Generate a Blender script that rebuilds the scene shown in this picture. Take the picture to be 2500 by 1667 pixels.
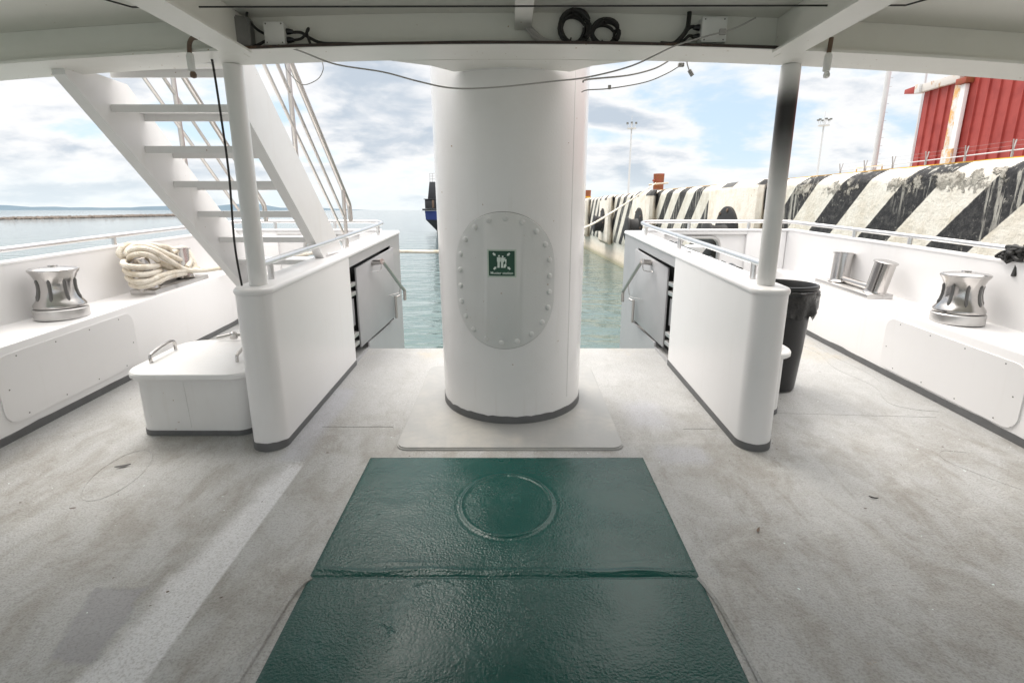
import bpy, bmesh, math, random
from math import radians, sin, cos, pi, sqrt
from mathutils import Vector, Matrix, noise as mnoise
random.seed(7)
for o in list(bpy.data.objects): bpy.data.objects.remove(o)
SC = bpy.context.scene
COL = SC.collection
# ------------------------------------------------------------------ camera
cd = bpy.data.cameras.new("camera"); cam = bpy.data.objects.new("camera", cd); COL.objects.link(cam)
cam.location = (0, 0, 1.5); cam.rotation_euler = (radians(90 - 14.07), 0, 0)
cd.sensor_width = 36; cd.lens = 36 * 1281 / 2500; cd.clip_start = .05; cd.clip_end = 30000
SC.camera = cam
# ------------------------------------------------------------------ node helper
class G:
    def __init__(s, tree): s.t = tree; s.n = tree.nodes; s.l = tree.links
    def put(s, sock, v):
        if v is None: return
        if hasattr(v, 'is_output'): s.l.new(v, sock)
        else:
            try: sock.default_value = v
            except Exception: sock.default_value = (v[0], v[1], v[2], 1) if len(v) == 3 else v
    def math(s, op, a, b=None, c=None, clamp=False):
        n = s.n.new('ShaderNodeMath'); n.operation = op; n.use_clamp = clamp
        for i, v in enumerate((a, b, c)): s.put(n.inputs[i], v)
        return n.outputs[0]
    def add(s, a, b): return s.math('ADD', a, b)
    def sub(s, a, b): return s.math('SUBTRACT', a, b)
    def mul(s, a, b): return s.math('MULTIPLY', a, b)
    def smooth(s, v, lo, hi):
        n = s.n.new('ShaderNodeMapRange'); n.interpolation_type = 'SMOOTHSTEP'
        s.put(n.inputs[0], v); s.put(n.inputs[1], lo); s.put(n.inputs[2], hi); n.inputs[3].default_value = 0; n.inputs[4].default_value = 1
        return n.outputs[0]
    def ss(s, v, a, b):   # 0 -> 1 when v goes a -> b, either order
        return s.smooth(v, a, b) if a < b else s.sub(1.0, s.smooth(v, b, a))
    def pos(s): return s.n.new('ShaderNodeNewGeometry').outputs['Position']
    def objc(s): return s.n.new('ShaderNodeTexCoord').outputs['Object']
    def xyz(s, v):
        n = s.n.new('ShaderNodeSeparateXYZ'); s.put(n.inputs[0], v); return n.outputs
    def comb(s, x, y, z):
        n = s.n.new('ShaderNodeCombineXYZ'); s.put(n.inputs[0], x); s.put(n.inputs[1], y); s.put(n.inputs[2], z); return n.outputs[0]
    def mapv(s, v, sc=(1, 1, 1), loc=(0, 0, 0), rot=(0, 0, 0)):
        n = s.n.new('ShaderNodeMapping'); s.put(n.inputs[0], v); n.inputs[1].default_value = loc; n.inputs[2].default_value = rot; n.inputs[3].default_value = sc
        return n.outputs[0]
    def noise(s, v, scale=5, detail=4, rough=.55, dist=0, col=False):
        n = s.n.new('ShaderNodeTexNoise'); s.put(n.inputs['Vector'], v)
        n.inputs['Scale'].default_value = scale; n.inputs['Detail'].default_value = detail
        n.inputs['Roughness'].default_value = rough; n.inputs['Distortion'].default_value = dist
        return n.outputs['Color'] if col else n.outputs['Fac']
    def mix(s, f, a, b):
        n = s.n.new('ShaderNodeMix'); n.data_type = 'RGBA'
        s.put(n.inputs[0], f)
        for i, v in ((6, a), (7, b)): s.put(n.inputs[i], (*v, 1) if isinstance(v, tuple) and len(v) == 3 else v)
        return n.outputs[2]
    def bump(s, h, strength=.3, dist=.01, nrm=None):
        n = s.n.new('ShaderNodeBump'); n.inputs['Strength'].default_value = strength; n.inputs['Distance'].default_value = dist
        s.put(n.inputs['Height'], h)
        if nrm is not None: s.l.new(nrm, n.inputs['Normal'])
        return n.outputs[0]
def mat(name):
    m = bpy.data.materials.new(name); m.use_nodes = True
    b = m.node_tree.nodes['Principled BSDF']
    return m, G(m.node_tree), b
# ------------------------------------------------------------------ world
W = bpy.data.worlds.new("World"); SC.world = W; W.use_nodes = True
SUN_EL, SUN_AZ = radians(58), radians(-35)       # azimuth from +y towards +x
def world():
    g = G(W.node_tree); bg = W.node_tree.nodes['Background']
    sk = g.n.new('ShaderNodeTexSky'); sk.sky_type = 'NISHITA'; sk.sun_disc = False
    sk.sun_elevation = SUN_EL; sk.sun_rotation = SUN_AZ; sk.air_density = 1.0; sk.dust_density = .6; sk.ozone_density = 1.5
    d = g.n.new('ShaderNodeTexCoord').outputs['Generated']
    x, y, z = g.xyz(d)
    zz = g.math('MAXIMUM', z, 0.0)
    den = g.add(zz, .30)
    p = g.comb(g.math('DIVIDE', x, den), g.math('DIVIDE', y, den), g.mul(zz, 1.5))
    n1 = g.noise(g.mapv(p, (1.0, 1.1, 1.3), (3.4, 1.2, 0)), 1.9, 12, .56, .15)
    n2 = g.noise(g.mapv(p, (1, 1.1, 2.2), (7.1, 4.2, 0)), 1.2, 5, .5)
    n3 = g.noise(g.mapv(p, (1, 1.1, 2.0), (1.1, 9.2, 0)), 3.2, 8, .55, .3)
    cov = g.ss(n1, .36, .50)
    thin = g.ss(z, .0, .10)
    cov = g.add(g.mul(cov, .92), .04)
    shade = g.mul(g.ss(n1, .46, .60), g.ss(g.add(g.mul(n2, .55), g.mul(n3, .45)), .42, .56))
    cloud = g.mix(shade, (7.0, 6.95, 6.95), (3.9, 4.4, 5.0))
    sky = g.mix(.72, sk.outputs[0], (4.6, 5.8, 6.8))          # thin veil of high haze
    c = g.mix(cov, sky, cloud)
    c = g.mix(g.mul(g.ss(z, .10, .0), .6), c, (6.3, 6.9, 7.1))   # pale horizon
    # an overcast dome brightens overhead; this unseen part is raised to light the interior
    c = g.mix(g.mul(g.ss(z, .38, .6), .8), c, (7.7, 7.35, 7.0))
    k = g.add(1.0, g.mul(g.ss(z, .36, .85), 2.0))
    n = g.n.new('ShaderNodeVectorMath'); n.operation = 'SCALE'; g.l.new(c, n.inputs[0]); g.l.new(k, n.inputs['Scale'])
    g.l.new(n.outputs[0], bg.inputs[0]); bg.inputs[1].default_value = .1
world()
sd = bpy.data.lights.new("sun", 'SUN'); sd.energy = 1.5; sd.angle = radians(25); sd.color = (1, .94, .86)
so = bpy.data.objects.new("sun", sd); COL.objects.link(so)
sv = Vector((sin(SUN_AZ) * cos(SUN_EL), cos(SUN_AZ) * cos(SUN_EL), sin(SUN_EL)))
so.rotation_euler = sv.to_track_quat('Z', 'Y').to_euler(); so.location = (-20, 30, 40)
SC.view_settings.view_transform = 'Standard'; SC.view_settings.look = 'None'
SC.view_settings.exposure = 0.58; SC.view_settings.gamma = 1
SC.render.engine = 'CYCLES'
SC.cycles.max_bounces = 12; SC.cycles.diffuse_bounces = 6; SC.cycles.glossy_bounces = 5
SC.render.resolution_x = 1024; SC.render.resolution_y = 682
# ------------------------------------------------------------------ mesh helpers
S = .0515                                  # the foredeck rises towards the bow
def dz(y, h=0): return S * y + h
def catmull(pts, n=6, closed=False):
    P = [Vector(p) for p in pts]; out = []; m = len(P)
    rng = range(m if closed else m - 1)
    for i in rng:
        if closed: a, b, c, d = P[i - 1], P[i], P[(i + 1) % m], P[(i + 2) % m]
        else: a, b, c, d = P[max(i - 1, 0)], P[i], P[i + 1], P[min(i + 2, m - 1)]
        for k in range(n):
            t = k / n
            out.append(.5 * ((2 * b) + (c - a) * t + (2 * a - 5 * b + 4 * c - d) * t * t + (3 * b - a - 3 * c + d) * t ** 3))
    if not closed: out.append(P[-1])
    return out
class MB:
    def __init__(s): s.bm = bmesh.new()
    def box(s, lo, hi, bev=0, mtx=None, seg=2):
        lo, hi = Vector(lo), Vector(hi)
        r = bmesh.ops.create_cube(s.bm, size=1); vs = r['verts']
        for v in vs: v.co = Vector((lo[i] + (v.co[i] + .5) * (hi[i] - lo[i]) for i in range(3)))
        s._bev(vs, bev, mtx, seg); return s
    def _bev(s, vs, bev, mtx, seg):
        if bev > 0:
            es = list({e for v in vs for e in v.link_edges})
            r = bmesh.ops.bevel(s.bm, geom=es, offset=bev, segments=seg, affect='EDGES', profile=.5)
            vs = list({v for f in r['faces'] for v in f.verts} | {v for v in vs if v.is_valid})
        if mtx is not None:
            for v in vs: v.co = mtx @ v.co
    def hexa(s, p, bev=0):                 # 8 points: bottom ring 4, top ring 4
        vs = [s.bm.verts.new(q) for q in p]
        for f in ((3, 2, 1, 0), (4, 5, 6, 7), (0, 1, 5, 4), (1, 2, 6, 5), (2, 3, 7, 6), (3, 0, 4, 7)): s.bm.faces.new([vs[i] for i in f])
        s._bev(vs, bev, None, 2); return s
    def tube(s, pts, r, seg=10, closed=False, cap=True):
        P = [Vector(p) for p in pts]; n = len(P); rings = []
        rr = r if callable(r) else (lambda i: r)
        up = None
        for i in range(n):
            a = P[i - 1] if (i > 0 or closed) else P[i]; b = P[(i + 1) % n] if (i < n - 1 or closed) else P[i]
            t = (b - a).normalized() if (b - a).length > 1e-9 else Vector((0, 0, 1))
            if up is None: up = t.orthogonal().normalized()
            up = (up - t * up.dot(t)); up = up.normalized() if up.length > 1e-6 else t.orthogonal().normalized()
            w = t.cross(up)
            rings.append([s.bm.verts.new(P[i] + (up * cos(2 * pi * k / seg) + w * sin(2 * pi * k / seg)) * rr(i)) for k in range(seg)])
        for i in range(n if closed else n - 1):
            A, B = rings[i], rings[(i + 1) % n]; o = 0
            if closed and i == n - 1:
                o = min(range(seg), key=lambda k: (B[k].co - A[0].co).length)
            for k in range(seg): s.bm.faces.new((A[k], A[(k + 1) % seg], B[(k + 1 + o) % seg], B[(k + o) % seg]))
        if cap and not closed:
            s.bm.faces.new(rings[0][::-1]); s.bm.faces.new(rings[-1])
        return s
    def lathe(s, prof, c=(0, 0, 0), seg=32, mtx=None, cap=True):
        rings = []; c = Vector(c)
        for r, z in prof:
            ring = []
            for k in range(seg):
                p = Vector((r * cos(2 * pi * k / seg), r * sin(2 * pi * k / seg), z))
                ring.append(s.bm.verts.new((mtx @ p if mtx is not None else p) + c))
            rings.append(ring)
        for A, B in zip(rings, rings[1:]):
            for k in range(seg): s.bm.faces.new((A[k], A[(k + 1) % seg], B[(k + 1) % seg], B[k]))
        if cap: s.bm.faces.new(rings[0][::-1]); s.bm.faces.new(rings[-1])
        return s
    def prism(s, poly, f0, f1, holes=()):   # poly in (u,v); f0/f1 map (u,v)->3D for the two faces
        loops = [poly] + list(holes)
        for L in (loops,):
            caps = []
            for f in (f0, f1):
                es = []; rows = []
                for lp in loops:
                    vs = [s.bm.verts.new(f(*q)) for q in lp]; rows.append(vs)
                    es += [s.bm.edges.new((vs[i], vs[(i + 1) % len(vs)])) for i in range(len(vs))]
                if holes: bmesh.ops.triangle_fill(s.bm, use_beauty=True, use_dissolve=False, edges=es)
                else: s.bm.faces.new(rows[0])
                caps.append(rows)
            for a, b in zip(*caps):
                for i in range(len(a)):
                    j = (i + 1) % len(a); s.bm.faces.new((a[i], a[j], b[j], b[i]))
        return s
    def loft(s, rows, closed=False, cap=False):
        R = [[s.bm.verts.new(p) for p in r] for r in rows]
        for A, B in zip(R, R[1:]):
            n = len(A)
            for k in range(n if closed else n - 1): s.bm.faces.new((A[k], A[(k + 1) % n], B[(k + 1) % n], B[k]))
        if cap: s.bm.faces.new(R[0][::-1]); s.bm.faces.new(R[-1])
        return s
    def quad(s, *p): s.bm.faces.new([s.bm.verts.new(q) for q in p]); return s
    def build(s, name, material, parent=None, ang=35, smooth=True):
        bm = s.bm
        bmesh.ops.recalc_face_normals(bm, faces=bm.faces)
        if smooth:
            for f in bm.faces: f.smooth = True
            for e in bm.edges:
                if len(e.link_faces) == 2 and e.calc_face_angle(0) > radians(ang): e.smooth = False
        me = bpy.data.meshes.new(name)
        off = Vector((0, 0, 0)); q = parent
        while q is not None: off += q.location; q = q.parent
        if parent is None:
            zs = [v.co for v in bm.verts]
            lo = Vector((min(v[i] for v in zs) for i in range(3))); hi = Vector((max(v[i] for v in zs) for i in range(3)))
            off = Vector(((lo.x + hi.x) / 2, (lo.y + hi.y) / 2, lo.z))
        for v in bm.verts: v.co -= off
        bm.to_mesh(me); bm.free(); me.materials.append(material)
        o = bpy.data.objects.new(name, me); COL.objects.link(o)
        if parent is None: o.location = off
        else: o.parent = parent
        return o
def tag(o, label, cat, group=None, kind=None):
    if label: o['label'] = label
    if cat: o['category'] = cat
    if group: o['group'] = group
    if kind: o['kind'] = kind
    return o
def struct(o): o['kind'] = 'structure'; return o
def thing(name, loc, label, cat, group=None):
    o = bpy.data.objects.new(name, None); COL.objects.link(o); o.location = loc; o.empty_display_size = .1
    return tag(o, label, cat, group)
def copy_part(o, parent, loc):
    c = o.copy(); COL.objects.link(c); c.parent = parent; c.location = loc; return c
def rrect(x0, y0, x1, y1, r, n=8):
    out = []
    for cx, cy, a in ((x1 - r, y1 - r, 0), (x0 + r, y1 - r, 90), (x0 + r, y0 + r, 180), (x1 - r, y0 + r, 270)):
        for k in range(n + 1):
            t = radians(a + 90 * k / n); out.append((cx + r * cos(t), cy + r * sin(t)))
    return out
# ------------------------------------------------------------------ materials
def m_white(name, base=(.80, .795, .785), rough=.32, dirt=.10, peel=.05, specks=0, streak=0, fine=0):
    m, g, b = mat(name); p = g.pos()
    n = g.noise(p, 2.2, 6, .6); n2 = g.noise(p, 9, 4, .6)
    f = g.mul(g.ss(g.add(g.mul(n, .7), g.mul(n2, .3)), .45, .72), dirt)
    c = g.mix(f, base, (.56, .53, .47))
    if streak:
        ns = g.noise(g.mapv(p, (14, 14, .7)), 1.5, 4, .6)
        c = g.mix(g.mul(g.ss(ns, .56, .75), streak), c, (.55, .50, .42))
    if specks:
        v = g.noise(p, 38, 2, .5); c = g.mix(g.ss(v, .755 - .03 * (specks - 1), .80 - .03 * (specks - 1)), c, (.36, .24, .13))
    g.put(b.inputs['Base Color'], c)
    g.put(b.inputs['Roughness'], g.add(rough - .02, g.mul(n, .05)))
    b.inputs['Coat Weight'].default_value = .10; b.inputs['Coat Roughness'].default_value = .2
    h = g.noise(p, 4, 2)
    if fine: h = g.add(h, g.mul(g.noise(p, 85, 2), fine))
    g.put(b.inputs['Normal'], g.bump(h, peel * 2, .012))
    return m
def m_plain(name, base, rough=.5, metal=0, var=.25, scale=20, bump=.0, spec=.5):
    m, g, b = mat(name); p = g.pos()
    n = g.noise(p, scale, 5, .6)
    dark = tuple(c * (1 - var) for c in base); lite = tuple(min(1, c * (1 + var)) for c in base)
    g.put(b.inputs['Base Color'], g.mix(n, dark, lite))
    g.put(b.inputs['Roughness'], g.add(rough - .05, g.mul(n, .1))); b.inputs['Metallic'].default_value = metal
    b.inputs['Specular IOR Level'].default_value = spec
    if bump: g.put(b.inputs['Normal'], g.bump(g.noise(p, scale * 3, 4), bump, .01))
    return m
def m_deck():
    m, g, b = mat("grey deck paint"); p = g.pos(); x, y, z = g.xyz(p)
    big = g.noise(p, .9, 6, .62, .6); mid = g.noise(g.mapv(p, (1.5, .9, 1), (4, 2, 0), (0, 0, -.1)), 2.6, 8, .66, .6)
    fine = g.noise(p, 60, 3, .6); grain = g.noise(p, 120, 2, .6)
    c = g.mix(big, (.385, .388, .386), (.495, .498, .496))
    near = g.ss(y, 3.9, 2.5)
    st = g.ss(mid, .40, .66)
    c = g.mix(g.mul(st, g.add(.18, g.mul(near, .62))), c, (.305, .29, .262))
    st2 = g.ss(g.noise(g.mapv(p, (1.9, .75, 1), (9, 0, 0), (0, 0, .12)), 3.6, 9, .68, .5), .48, .68)
    c = g.mix(g.mul(st2, g.add(.15, g.mul(near, .45))), c, (.25, .232, .20))
    rust = g.ss(g.noise(p, 4.0, 8, .75, .6), .655, .73)
    c = g.mix(g.mul(rust, .5), c, (.33, .22, .10))
    lite = g.ss(g.noise(g.mapv(p, (1, 1.4, 1), (2, 8, 0)), 2.6, 8, .7, .9), .50, .72)
    c = g.mix(g.mul(lite, .6), c, (.52, .52, .51))
    yel = g.mul(g.ss(y, 4.2, 4.6), g.ss(g.noise(p, 2.2, 6, .7), .5, .66)); c = g.mix(g.mul(yel, .4), c, (.48, .40, .26))
    # pale repainted strip along x=-1.15 and cooler grey touch-up patches
    jx = g.add(x, g.mul(g.sub(mid, .5), .10)); jy = g.add(y, g.mul(g.sub(mid, .5), .10))
    stripe = g.mul(g.mul(g.ss(x, -1.142, -1.158), g.ss(g.add(g.add(x, g.mul(g.sub(mid, .5), .34)), g.mul(g.sub(2.66, y), .08)), -1.30, -1.19)), g.ss(g.add(y, g.mul(g.sub(fine, .5), .25)), 2.70, 2.60))
    c = g.mix(g.mul(stripe, g.add(.5, g.mul(fine, .6))), c, (.74, .745, .765))
    def patch(x0, x1, y0, y1, e=.03):
        return g.mul(g.mul(g.ss(jx, x0 - e, x0 + e), g.ss(jx, x1 + e, x1 - e)), g.mul(g.ss(jy, y0 - e, y0 + e), g.ss(jy, y1 + e, y1 - e)))
    px = g.add(g.add(jx, g.mul(g.sub(y, 1.55), .22)), g.mul(g.sub(mid, .5), .12))
    cool = g.mul(g.mul(g.ss(px, -1.60, -1.57), g.ss(px, -1.37, -1.40)), g.mul(g.ss(jy, 1.38, 1.41), g.ss(jy, 1.74, 1.71)))
    c = g.mix(g.mul(cool, .85), c, (.285, .285, .30))
    blue = g.math('MAXIMUM', patch(-1.32, -1.16, 2.68, 3.75, .04), g.math('MAXIMUM', patch(.83, 1.12, 2.66, 2.86, .05), patch(.78, 1.02, 3.1, 3.5, .09)))
    c = g.mix(g.mul(blue, .55), c, (.43, .44, .49))
    c = g.mix(g.mul(g.ss(grain, .42, .72), .38), c, (.12, .105, .09)); c = g.mix(g.mul(g.ss(fine, .52, .75), .22), c, (.46, .45, .43))
    c = g.mix(g.ss(g.noise(p, 42, 1), .80, .82), c, (.75, .85, .83))
    c = g.mix(g.ss(g.noise(g.mapv(p, (1, 1, 1), (3, 7, 0)), 30, 1), .795, .82), c, (.10, .07, .05))
    g.put(b.inputs['Base Color'], c)
    smoothp = g.math('MAXIMUM', cool, g.mul(blue, .6))
    g.put(b.inputs['Roughness'], g.add(.42, g.mul(mid, .25)))
    h = g.mul(g.add(g.mul(fine, .55), g.mul(grain, .5)), g.sub(1.0, g.mul(smoothp, .75)))
    h = g.add(h, g.mul(g.noise(p, 2.0, 3), .8))
    g.put(b.inputs['Normal'], g.bump(h, .8, .008))
    return m
def m_green():
    m, g, b = mat("dark green deck paint"); p = g.pos(); x, y, z = g.xyz(p)
    n = g.noise(p, 2.4, 6, .6, .5); n2 = g.noise(g.mapv(p, (1, 1, 1), (5, 3, 0)), 3.5, 7, .65, .6)
    c = g.mix(n, (.0018, .044, .036), (.003, .066, .056))
    c = g.mix(g.mul(g.ss(n2, .55, .75), .25), c, (.07, .16, .155))
    g.put(b.inputs['Base Color'], c)
    g.put(b.inputs['Roughness'], g.add(.08, g.mul(g.noise(p, 1.7, 5, .6), .36)))
    b.inputs['Specular IOR Level'].default_value = .36
    lump = g.noise(p, 105, 2, .5); lump2 = g.noise(p, 30, 3, .5)
    w = g.ss(g.noise(p, 1.6, 3), .38, .6)
    h = g.add(g.mul(g.mul(lump, .7), g.add(.3, w)), g.mul(lump2, .35))
    cr = g.math('ABSOLUTE', g.sub(g.noise(g.mapv(p, (1, 1.5, 1), (2, 2, 0)), 2.2, 6, .6, .7), .5))
    h = g.sub(h, g.mul(g.mul(g.ss(cr, .012, .0), g.ss(n2, .60, .68)), .8))
    g.put(b.inputs['Normal'], g.bump(h, .62, .006))
    return m
def m_steel(name, rough=.12, base=(.74, .73, .71), smear=.12):
    m, g, b = mat(name); p = g.pos(); n = g.noise(p, 9, 5, .6)
    g.put(b.inputs['Base Color'], g.mix(g.ss(n, .55, .8), base, tuple(c * .72 for c in base)))
    b.inputs['Metallic'].default_value = 1
    g.put(b.inputs['Roughness'], g.add(rough, g.mul(n, smear)))
    g.put(b.inputs['Normal'], g.bump(g.noise(p, 6, 3), .04, .02))
    return m
def m_post():                     # white post with one broad soot-black band
    m, g, b = mat("white post paint with black band"); p = g.pos(); x, y, z = g.xyz(p)
    n = g.noise(p, 6, 4); f = g.mul(g.ss(g.add(z, g.mul(n, .05)), 1.52, 1.98), g.ss(g.add(z, g.mul(n, .05)), 2.22, 2.03))
    g.put(b.inputs['Base Color'], g.mix(f, (.74, .735, .72), (.016, .013, .012)))
    b.inputs['Roughness'].default_value = .3
    g.put(b.inputs['Normal'], g.bump(g.noise(p, 60, 3), .10, .004))
    return m
def m_stripes():
    m, g, b = mat("striped quay concrete"); p = g.pos(); x, y, z = g.xyz(p)
    n = g.noise(p, 3, 8, .7); n2 = g.noise(p, 14, 6, .7); nd = g.noise(g.mapv(p, (6, 6, .55)), 2.2, 5, .65)
    q = g.add(g.add(y, g.mul(g.sub(z, 1.2), 1.03)), g.mul(g.sub(n2, .5), .03))
    s = g.math('FRACT', g.math('DIVIDE', g.sub(q, 5.45), 1.29))
    blk = g.mul(g.ss(s, .0, .012), g.ss(s, .482, .47))
    nb = g.math('MAXIMUM', 0.0, 0.0)
    blk = g.mul(blk, g.ss(z, -.02, .02))
    cream = g.mix(g.ss(n, .40, .68), (.84, .80, .72), (.72, .66, .56))
    cream = g.mix(g.mul(g.ss(nd, .56, .72), .5), cream, (.52, .43, .31))
    cream = g.mix(g.ss(g.noise(p, 26, 2), .70, .76), cream, (.42, .35, .25))
    black = g.mix(g.ss(n2, .42, .75), (.022, .022, .025), (.085, .083, .08))
    wear = g.ss(g.noise(g.mapv(p, (1, 1, 1), (4, 1, 3)), 9, 8, .8), .58, .66)
    drip = g.mul(g.ss(nd, .53, .60), g.ss(g.noise(p, .9, 2), .42, .52))
    black = g.mix(g.math('MAXIMUM', g.mul(wear, .75), g.mul(drip, .8)), black, (.50, .48, .43))
    c = g.mix(blk, cream, black)
    brk = g.mul(g.mul(g.ss(g.add(z, g.mul(g.sub(n2, .5), .55)), 1.72, 1.78), g.ss(g.add(z, g.mul(g.sub(n2, .5), .12)), 1.915, 1.895)), g.mul(g.ss(y, 10, 8.9), g.ss(g.noise(p, 1.6, 6, .65), .51, .55)))
    c = g.mix(g.mul(brk, .95), c, g.mix(g.ss(n2, .35, .6), (.16, .14, .11), (.58, .545, .48)))
    low = g.ss(g.add(z, g.mul(n, .4)), .10, -.45)
    c = g.mix(g.mul(low, .6), c, (.46, .39, .29))
    c = g.mix(g.mul(g.ss(g.add(z, g.mul(n2, .35)), -.45, -.75), .75), c, (.24, .235, .13))
    g.put(b.inputs['Base Color'], c); b.inputs['Roughness'].default_value = .85
    g.put(b.inputs['Normal'], g.bump(g.add(g.add(g.mul(n2, .6), g.mul(n, .4)), g.mul(brk, g.mul(n, 4.0))), .8, .05))
    return m
def m_block():
    m, g, b = mat("cream painted concrete block"); p = g.pos(); x, y, z = g.xyz(p)
    n = g.noise(p, 3, 8, .7); nd = g.noise(g.mapv(p, (6, 6, .5)), 2.2, 5, .65)
    c = g.mix(g.ss(n, .42, .7), (.80, .75, .67), (.66, .58, .47))
    c = g.mix(g.ss(g.noise(p, 22, 2), .70, .76), c, (.45, .33, .2))
    c = g.mix(g.mul(g.ss(nd, .57, .72), .45), c, (.55, .46, .34))
    top = g.ss(z, 1.93, 1.96); q = g.math('FRACT', g.math('DIVIDE', g.add(y, .3), 1.6))
    c = g.mix(g.mul(top, g.mul(g.ss(q, .1, .12), g.ss(q, .5, .48))), c, (.10, .10, .10))
    c = g.mix(g.mul(g.ss(z, .25, -.1), .7), c, (.40, .32, .22))
    g.put(b.inputs['Base Color'], c); b.inputs['Roughness'].default_value = .85
    g.put(b.inputs['Normal'], g.bump(g.noise(p, 16, 6, .7), .5, .03))
    return m
def m_water():
    m, g, b = mat("harbour water"); p = g.pos(); x, y, z = g.xyz(p)
    n = g.noise(p, .05, 4)
    near = g.ss(y, 70, 8)
    c = g.mix(near, (.12, .15, .155), (.10, .145, .135))
    g.put(b.inputs['Base Color'], c); b.inputs['Roughness'].default_value = .04; b.inputs['IOR'].default_value = 1.333
    w1 = g.noise(g.mapv(p, (1, 2.2, 1)), .55, 3, .5, .4); w2 = g.noise(g.mapv(p, (1.2, 2.6, 1), (3, 1, 0), (0, 0, .25)), 1.7, 3, .5, .6)
    w3 = g.noise(g.mapv(p, (1, 2, 1), (0, 0, 0), (0, 0, -.3)), 5.0, 3, .5, .3)
    far = g.ss(y, 260, 20)
    h = g.add(g.add(g.mul(w1, 1.15), g.mul(w2, .22)), g.mul(w3, .03))
    g.put(b.inputs['Normal'], g.bump(h, .55, .22))
    return m
def m_red():
    m, g, b = mat("red corrugated sheet"); p = g.pos(); n = g.noise(p, 1.2, 6, .6); n2 = g.noise(g.mapv(p, (2, 2, .35)), 3, 5)
    c = g.mix(g.ss(n, .4, .65), (.36, .058, .048), (.29, .040, .034))
    c = g.mix(g.mul(g.ss(n2, .55, .75), .35), c, (.40, .085, .07))
    g.put(b.inputs['Base Color'], c); b.inputs['Roughness'].default_value = .45
    return m
def m_rusty(name, a, r, thr=.5):
    m, g, b = mat(name); p = g.pos(); n = g.noise(g.mapv(p, (1, 1, .6)), 2.2, 8, .75)
    g.put(b.inputs['Base Color'], g.mix(g.ss(n, thr - .04, thr + .08), a, r)); b.inputs['Roughness'].default_value = .7
    g.put(b.inputs['Normal'], g.bump(n, .4, .02)); return m
def m_rope():
    m, g, b = mat("cream rope"); p = g.pos()
    n = g.noise(p, 110, 3); n1 = g.noise(p, 9, 4)
    c = g.mix(g.ss(n1, .4, .7), (.76, .71, .62), (.58, .51, .40)); c = g.mix(g.mul(g.ss(n, .5, .8), .35), c, (.36, .30, .21))
    g.put(b.inputs['Base Color'], c); b.inputs['Roughness'].default_value = .85
    wv = g.n.new('ShaderNodeTexWave'); wv.inputs['Scale'].default_value = 28; wv.inputs['Distortion'].default_value = 1.5
    g.put(wv.inputs['Vector'], g.mapv(p, (1, 1, 1), (0, 0, 0), (.5, .6, .7)))
    g.put(b.inputs['Normal'], g.bump(g.add(wv.outputs['Fac'], n), .5, .006)); return m
M = {}
M['white'] = m_white("white gloss paint")
M['wall'] = m_white("white bulwark paint", (.835, .825, .825), .30, .05, .012, streak=.07)
M['pillar'] = m_white("white pillar paint", (.82, .812, .808), .22, .10, .12, specks=1, streak=.12, fine=.22)
M['plate'] = m_white("pale grey plate paint", (.69, .695, .685), .30, .14, .13, specks=2, fine=.22)
M['stair'] = m_white("white stair paint", (.79, .785, .78), .34, .12, .05, streak=.1, specks=1)
M['ceil'] = m_white("off white ceiling paint", (.79, .785, .735), .5, .12, .06, specks=1)
M['flange'] = m_white("cream white beam paint", (.80, .795, .75), .45, .14, .06, specks=2)
M['deck'] = m_deck(); M['green'] = m_green()
M['band'] = m_plain("dark grey skirting paint", (.13, .132, .134), .55, 0, .3, 12, .15)
M['gate'] = m_plain("grey gate paint", (.40, .40, .41), .33, 0, .12, 5, .05)
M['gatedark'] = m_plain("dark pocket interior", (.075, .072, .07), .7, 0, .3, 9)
M['mid'] = m_plain("mid grey plate", (.33, .335, .35), .5, 0, .2, 7)
M['post'] = m_post(); M['steel'] = m_steel("polished stainless steel", .11, (.56, .54, .525), .18)
M['rail'] = m_steel("stainless rail", .24, (.74, .735, .735), .1)
M['dsteel'] = m_steel('shaded steel', .3, (.20, .195, .19), .1)  # dark colour stands in for the dark reflections along the capstan whelps
M['satin'] = m_steel("satin steel plate", .36, (.60, .59, .58), .15)
M['hand'] = m_steel("weathered handrail steel", .3, (.56, .535, .51), .12)
M['railw'] = m_white("white rail paint", (.82, .815, .81), .3, .06, .02)
M['black'] = m_plain("black plastic", (.014, .014, .015), .35, 0, .3, 18, .05)
M['bag'] = m_plain("black bin bag", (.012, .012, .012), .18, 0, .3, 12, .5)
M['rubber'] = m_plain("black fender rubber", (.022, .021, .021), .6, 0, .5, 5, .3)
M['cable'] = m_plain("black cable", (.018, .017, .016), .5, 0, .3, 40)
M['gcable'] = m_plain("grey cable", (.40, .385, .37), .5, 0, .2, 40)
M['gbox'] = m_plain("grey junction box", (.19, .19, .185), .45, 0, .2, 15)
M['wbox'] = m_plain("white junction box", (.80, .80, .78), .4, 0, .04, 15)
M['brown'] = m_plain("brown lamp fitting", (.14, .09, .06), .5, 0, .35, 30)
M['rustline'] = m_rusty("rust stained edge", (.05, .035, .03), (.22, .13, .08), .58)
M['rust'] = m_rusty("rusty red bollard", (.30, .07, .045), (.24, .085, .03), .5)
M['rustbeam'] = m_rusty("rust stained white beam", (.60, .57, .54), (.40, .20, .08), .56)
M['flash'] = m_rusty("rust streaked zinc sheet", (.62, .63, .63), (.62, .36, .13), .48)
M['stripes'] = m_stripes(); M['block'] = m_block(); M['water'] = m_water(); M['red'] = m_red(); M['rope'] = m_rope()
M['yellow'] = m_plain("yellow kerb paint", (.62, .34, .03), .7, 0, .3, 6)
M['conc'] = m_plain("grey quay concrete", (.42, .40, .36), .9, 0, .2, 3, .3)
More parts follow.
